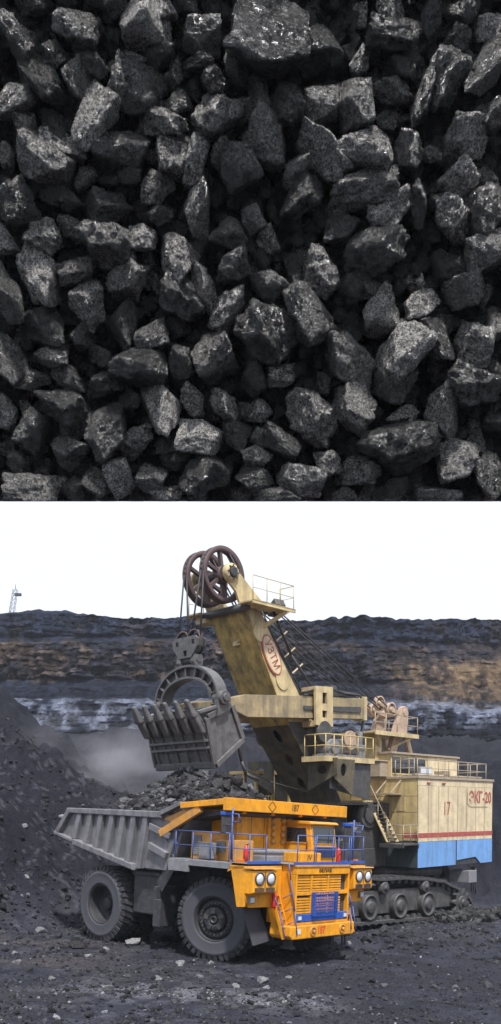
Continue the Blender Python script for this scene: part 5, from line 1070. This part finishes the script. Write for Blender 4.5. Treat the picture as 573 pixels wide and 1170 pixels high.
# ---- crawler tracks
def zt(x): return .046 * (x - 1.78)
def track(yo, s, full):
    """yo: outer face; s: +1 near side"""
    yi = yo - s * 1.15; yc = (yo + yi) / 2
    bt = MB(); bt.prism([(6.2, -1.7), (5.6, -.75), (-3.2, -1.0), (-4.2, -1.7), (-3.4, -2.0), (5.6, -1.8)], 'y', yo - s * .25, yi + s * .1); tf = bt.build('track_frame', 'grease_steel', SH, .03)
    # loop of pads
    R0 = .60
    path = []
    def pt(x, z): path.append(Vector((x, 0, z)))
    xf, xr = 6.2, -3.6
    import math as _m
    pts = [(5.6, -.42 + zt(5.6)), (4.4, -.30 + zt(4.4)), (2.9, -.40 + zt(2.9)), (1.3, -.34 + zt(1.3)), (-.3, -.42 + zt(-.3)), (-1.8, -.55 + zt(-1.8)), (-3.2, -.92 + zt(-3.2)), (-4.0, -1.18 + zt(-4)), (-4.42, -1.6 + zt(-4.4)), (-4.25, -2.05 + zt(-4.2)), (-3.6, -2.30 + zt(-3.6)), (-2.0, -2.24 + zt(-2)), (6.0, -2.24 + zt(6)), (6.7, -1.9 + zt(6.7)), (6.95, -1.4 + zt(6.9)), (6.6, -.8 + zt(6.6)), (5.6, -.42 + zt(5.6))]
    P = [Vector((x, 0, z)) for x, z in pts]; seg = [(b - a).length for a, b in zip(P[:-1], P[1:])]; tot = sum(seg); npd = int(tot / .52)
    pad = MB(); hw = .575
    pad.hexa([(-.235, -hw, -.07), (.235, -hw, -.07), (.235, hw, -.07), (-.235, hw, -.07), (-.22, -hw, .06), (.22, -hw, .06), (.22, hw, .06), (-.22, hw, .06)])
    for e in (-1, 1): pad.hexa([(-.1, e * hw * .62 - .07, -.24), (.1, e * hw * .62 - .07, -.24), (.1, e * hw * .62 + .07, -.24), (-.1, e * hw * .62 + .07, -.24), (-.16, e * hw * .62 - .09, -.07), (.16, e * hw * .62 - .09, -.07), (.16, e * hw * .62 + .09, -.07), (-.16, e * hw * .62 + .09, -.07)])
    pad.box(-.04, .04, -hw, hw, .06, .11); pad.cyl((.25, 0, -.02), (0, 1, 0), .06, hw * 2.04, 8)
    po = pad.build('track_pad', 'track_steel', tf); first = True
    for k in range(npd):
        d = tot * (k + .5) / npd; j = 0
        while d > seg[j]: d -= seg[j]; j += 1
        p = P[j].lerp(P[j + 1], d / seg[j]); dr_ = (P[j + 1] - P[j]).normalized()
        o = po if first else po.copy()
        if not first: COL.objects.link(o)
        first = False
        # local +Z is outward
        ang = math.atan2(dr_.z, dr_.x); o.parent = tf; o.location = (p.x, yc, p.z + random.uniform(-.02, .02)); o.rotation_euler = (0, -ang + math.pi, 0)
    for x in (4.01, 1.78, -.47, 6.0):
        if x == 6.0 and not full: continue
        wl = MB(); z = -1.60 + zt(x) + .02
        wl.lathe([(.52, -.35), (.54, .0), (.55, .1), (.50, .12), (.47, .05), (.26, .04), (.25, .14), (.22, .16), (0, .16)], (x, yo - s * .06, z), (0, s, 0), 36); wl.build('road_wheel', 'track_steel', SH)
    for x in (2.91, -.31, 5.4):
        wl = MB(); wl.lathe([(.26, -.3), (.28, .05), (.22, .07), (.10, .07), (.09, .13), (0, .13)], (x, yo - s * .06, -.78 + zt(x)), (0, s, 0), 28); wl.build('carrier_roller', 'track_steel', SH)
    sp = MB(); x, z = -3.4, -1.60 + zt(-3.4); nT = 10
    prof = []
    for i in range(nT * 4):
        a = 2 * math.pi * i / (nT * 4); r = .72 if i % 4 in (0, 1) else .52; prof.append((x + r * math.cos(a), z + r * math.sin(a)))
    sp.prism(prof, 'y', yo - s * .2, yo + s * .02); sp.lathe([(.34, 0), (.32, .08), (.16, .1), (.14, .18), (0, .18)], (x, yo, z), (0, s, 0), 28); sp.build('drive_sprocket', 'track_steel', SH, .02)
track(.3, 1, True); track(-7.4, -1, True)
p = MB(); p.box(-4.4, 6.0, -6.2, -1.0, -1.6, -.75); p.build('lower_frame', 'grease_steel', SH, .05)
p = MB(); p.box(-5.1, -4.35, -.95, .15, -.95, -.35); p.build('track_motor_box', 'grey_part', SH, .02)
p = MB(); p.lathe([(.2, -.3), (.75, -.3), (.75, -.2), (.62, -.16), (.62, .16), (.75, .2), (.75, .3), (.2, .3)], (-4.4, -1.7, -.75), (0, 1, 0), 32); p.build('cable_drum', 'track_steel', SH)
railing('rear_handrail', [(-5.6, -.2, -1.6), (-6.4, -.9, -1.6)], 1.3, 'grease_steel', SH, .5, (.5,), .03)
# ================================================================== LATTICE MAST on the rim
def pxw(px, py, D): return Vector(((px - CX) / FPX * D, D, CAM_H + (HY - py) / FPX * D))
MD = 141.0; b0 = pxw(12, 706, MD); t0 = pxw(17.5, 674, MD)
mast = empty('lattice_mast', b0); tag(mast, 'small leaning steel lattice mast on the quarry rim at far left', 'mast')
top_ = t0 - b0; cs = []
for k in range(4):
    a = math.pi / 4 + k * math.pi / 2; lo_ = Vector((.55 * math.cos(a), .55 * math.sin(a), -.6)); hi_ = top_ + Vector((.46 * math.cos(a), .46 * math.sin(a), 0)); cs.append((lo_, hi_))
    p = MB(); p.tube(lo_, hi_, .035, 6); p.build('mast_leg', 'grease_steel', mast)
for i in range(7):
    p = MB()
    for k in range(4):
        A0 = cs[k][0].lerp(cs[k][1], i / 7); A1 = cs[k][0].lerp(cs[k][1], (i + 1) / 7); B0 = cs[(k + 1) % 4][0].lerp(cs[(k + 1) % 4][1], i / 7); B1 = cs[(k + 1) % 4][0].lerp(cs[(k + 1) % 4][1], (i + 1) / 7)
        p.tube(A0, B1, .02, 5); p.tube(A1, B1, .02, 5)
    p.build('lattice_bay', 'grease_steel', mast)
p = MB(); p.tube(top_, top_ + Vector((.05, 0, .9)), .05); p.box(top_.x - .1, top_.x + 1.0, -.25, .25, top_.z - 1.0, top_.z - .6); p.build('mast_head', 'grease_steel', mast)

# ================================================================== LOOSE ROCK
def gz1(x, y): return float(ground_z(np.array([x]), np.array([y]))[0])
def on_ground(px, py):
    """walk the sight line of a spot on the floor to its place on the ground"""
    D = np.arange(15.0, 62, .1); X = (px - CX) / FPX * D; Z = CAM_H + (HY - py) / FPX * D; k = int(np.argmax(Z < ground_z(X, D))); return Vector((X[k], D[k], Z[k]))
attr_rock('boulder', bscale=8, fine=22, bump=.7, vary=.35)
BR = [(47, 1066, 15, .16, 'grey boulder at the foot of the spoil slope, left of the truck'), (88, 1083, 22, .035, 'flat black coal block on the ground before the rear wheel'), (152, 1080, 18, .22, 'pale rock lying just in front of the rear wheel'),
      (100, 1094, 9, .2, 'small pale stone in front of the black coal block'), (121, 1086, 9, .22, 'small pale stone between the coal block and the pale rock'), (241, 1102, 9, .18, 'pale stone at the foot of the front wheel'), (207, 1103, 12, .18, 'grey stone left of the front wheel'),
      (300, 1122, 15, .2, 'pale rock in the pale strip before the truck'), (270, 1128, 10, .18, 'pale stone at the left end of the pale strip'), (330, 1119, 8, .18, 'pale stone at the right end of the pale strip'), (123, 1131, 11, .17, 'pale stone at the bottom edge, below the rear wheel'), (305, 1130, 9, .22, 'grey stone near the bottom edge, below the ladder'),
      (20, 1101, 11, .12, 'grey stone at far left of the pit floor'), (60, 1120, 10, .15, 'grey stone in the left foreground'), (180, 1120, 12, .17, 'grey stone in the foreground between the wheels'), (440, 1128, 9, .1, 'dark stone on the right foreground road'),
      (517, 1043, 12, .2, 'grey rock before the drive sprocket of the shovel'), (500, 1052, 11, .12, 'dark rock by the shovel track'), (545, 1055, 12, .09, 'dark rock behind the shovel track at far right'), (30, 1003, 8, .2, 'pale stone low on the spoil slope'), (70, 935, 10, .25, 'pale rock on the spoil slope left of the truck tail'), (28, 945, 9, .22, 'pale rock high on the spoil slope near the left edge')]
for k, (px, py, wpx, v, lb) in enumerate(BR):
    q = on_ground(px, py); s = wpx / FPX * q.y / 2; n_ = RL[k % 14]
    Vb = rock_shape(V3, 700 + k, 10, 26, .05, .5, .92) * np.array([s, s * .9, s * (.62 if k != 1 else .5)])
    o = link('rock', np_mesh('rock', Vb, F3, 'boulder', np.tile(np.array([[v, v * .985, v * 1.02]]), (len(Vb), 1)), False)); o.location = q + Vector((0, 0, s * .25)); o.rotation_euler = (0, 0, random.uniform(-.5, .5)); tag(o, lb, 'rock', 'loose rocks on the pit floor')
# gravel and rubble, too many to count
rl = []
cand = []
for k in range(15000):
    D = 17 + 30 * random.random() ** 1.3; x = random.uniform(-.32, .34) * D
    cand.append((x, D))
C_ = np.array(cand); Zc = ground_z(C_[:, 0], C_[:, 1]); n_ = fbm(np.stack([C_[:, 0], C_[:, 1], 0 * C_[:, 0]], 1) * .5, 3, 61)
for (x, D), z, nn in zip(cand, Zc, n_):
    road = max(0, min(1, (x + (D - 20) * .15 + 1) / 4)) * (1 if D < 34 else 0)
    if random.random() < road * .45: continue
    if nn < -.35 and random.random() < .6: continue
    s = min(.2, .016 + random.expovariate(46)) * (1.0 if D < 31 else 1.5) * (2.0 if .75 < z < 3.2 and x < -4 and random.random() < .3 else 1)
    pale_ = random.random() < (.05 if D < 31 else .03)
    v = random.uniform(.10, .22) if pale_ else random.uniform(.018, .065)
    if z > 1.5 and not pale_: v = random.uniform(.014, .05)
    scatter_rock((x, D, z + s * .2), s, rl, (v * .97, v * .99, v * 1.08))
A_ = np.array([(random.gauss(-.6, 1.7), random.gauss(0, .45)) for k in range(330)]); A_[:, 1] += 22.7 - .1 * A_[:, 0]; Az = ground_z(A_[:, 0], A_[:, 1])
for (x, D), z in zip(A_, Az):                                   # pale fragments crushed by the wheels
    s = random.uniform(.012, .05); v = random.uniform(.07, .22); scatter_rock((x, D, z + s * .1), s, rl, (v, v, v * 1.02))
A_ = np.array([(random.uniform(8.5, 14.5), random.gauss(-1.2, .7)) for k in range(500)]); A_[:, 1] += 41 + (A_[:, 0] - 9) * .9; Az = ground_z(A_[:, 0], A_[:, 1])
for (x, D), z in zip(A_, Az):                                   # spill heaped round the shovel track
    s = random.uniform(.05, .26); v = random.uniform(.02, .07); scatter_rock((x, D, z + s * .2 + random.uniform(0, .25)), s, rl, (v, v, v * 1.04))
VV = []; FF = []; CC = []; nb = 0
for Pk, ck in rl: VV.append(Pk); FF.append(F1 + nb); CC.append(ck); nb += len(Pk)
gr = link('gravel', np_mesh('gravel', np.concatenate(VV), np.concatenate(FF), 'boulder', np.concatenate(CC), False)); tag(gr, 'grey gravel and broken rock strewn over the pit floor and spoil slope', 'gravel', kind='stuff')

# ================================================================== AIR: dust at the dumping point, haze over the pit
dc = pxw(118, 884, 46)
bm = bmesh.new(); bmesh.ops.create_icosphere(bm, subdivisions=3, radius=1.0); me = bpy.data.meshes.new('dust_cloud'); bm.to_mesh(me); bm.free()
du = bpy.data.objects.new('dust_cloud', me); COL.objects.link(du); du.location = dc; du.scale = (7.0, 4.5, 3.9)
tag(du, 'thin grey dust cloud drifting behind the truck tail', 'dust', kind='stuff')
m = bpy.data.materials.new('dust'); m.use_nodes = True; nt = m.node_tree; nt.nodes.clear(); o = N(nt, 'ShaderNodeOutputMaterial'); pv = N(nt, 'ShaderNodeVolumePrincipled'); pv.inputs['Color'].default_value = (.80, .79, .83, 1)
tc = N(nt, 'ShaderNodeTexCoord'); ln = N(nt, 'ShaderNodeVectorMath', operation='LENGTH'); nt.links.new(tc.outputs['Object'], ln.inputs[0])
fl = N(nt, 'ShaderNodeMapRange'); fl.inputs[1].default_value = 1.0; fl.inputs[2].default_value = .15; fl.inputs[3].default_value = 0; fl.inputs[4].default_value = 1; nt.links.new(ln.outputs['Value'], fl.inputs[0])
nz = N(nt, 'ShaderNodeTexNoise'); nz.inputs['Scale'].default_value = 2.1; nz.inputs['Detail'].default_value = 5; nt.links.new(tc.outputs['Object'], nz.inputs['Vector'])
nr = N(nt, 'ShaderNodeMapRange'); nr.inputs[1].default_value = .44; nr.inputs[2].default_value = .72; nt.links.new(nz.outputs['Fac'], nr.inputs[0])
m1 = N(nt, 'ShaderNodeMath', operation='MULTIPLY'); nt.links.new(fl.outputs[0], m1.inputs[0]); nt.links.new(nr.outputs[0], m1.inputs[1])
m2 = N(nt, 'ShaderNodeMath', operation='MULTIPLY'); nt.links.new(m1.outputs[0], m2.inputs[0]); m2.inputs[1].default_value = .22
nt.links.new(m2.outputs[0], pv.inputs['Density']); nt.links.new(pv.outputs[0], o.inputs['Volume']); me.materials.append(m)
hz = MB(); hz.box(-430, 430, -310, 430, -6, 58); m = bpy.data.materials.new('haze'); m.use_nodes = True; nt = m.node_tree; nt.nodes.clear(); o = N(nt, 'ShaderNodeOutputMaterial'); pv = N(nt, 'ShaderNodeVolumePrincipled')
pv.inputs['Color'].default_value = (.86, .89, .97, 1); pv.inputs['Density'].default_value = .00033; pv.inputs['Anisotropy'].default_value = .2; nt.links.new(pv.outputs[0], o.inputs['Volume'])
tag(hz.build('haze', m), 'thin bluish haze filling the open pit', 'haze', kind='stuff')
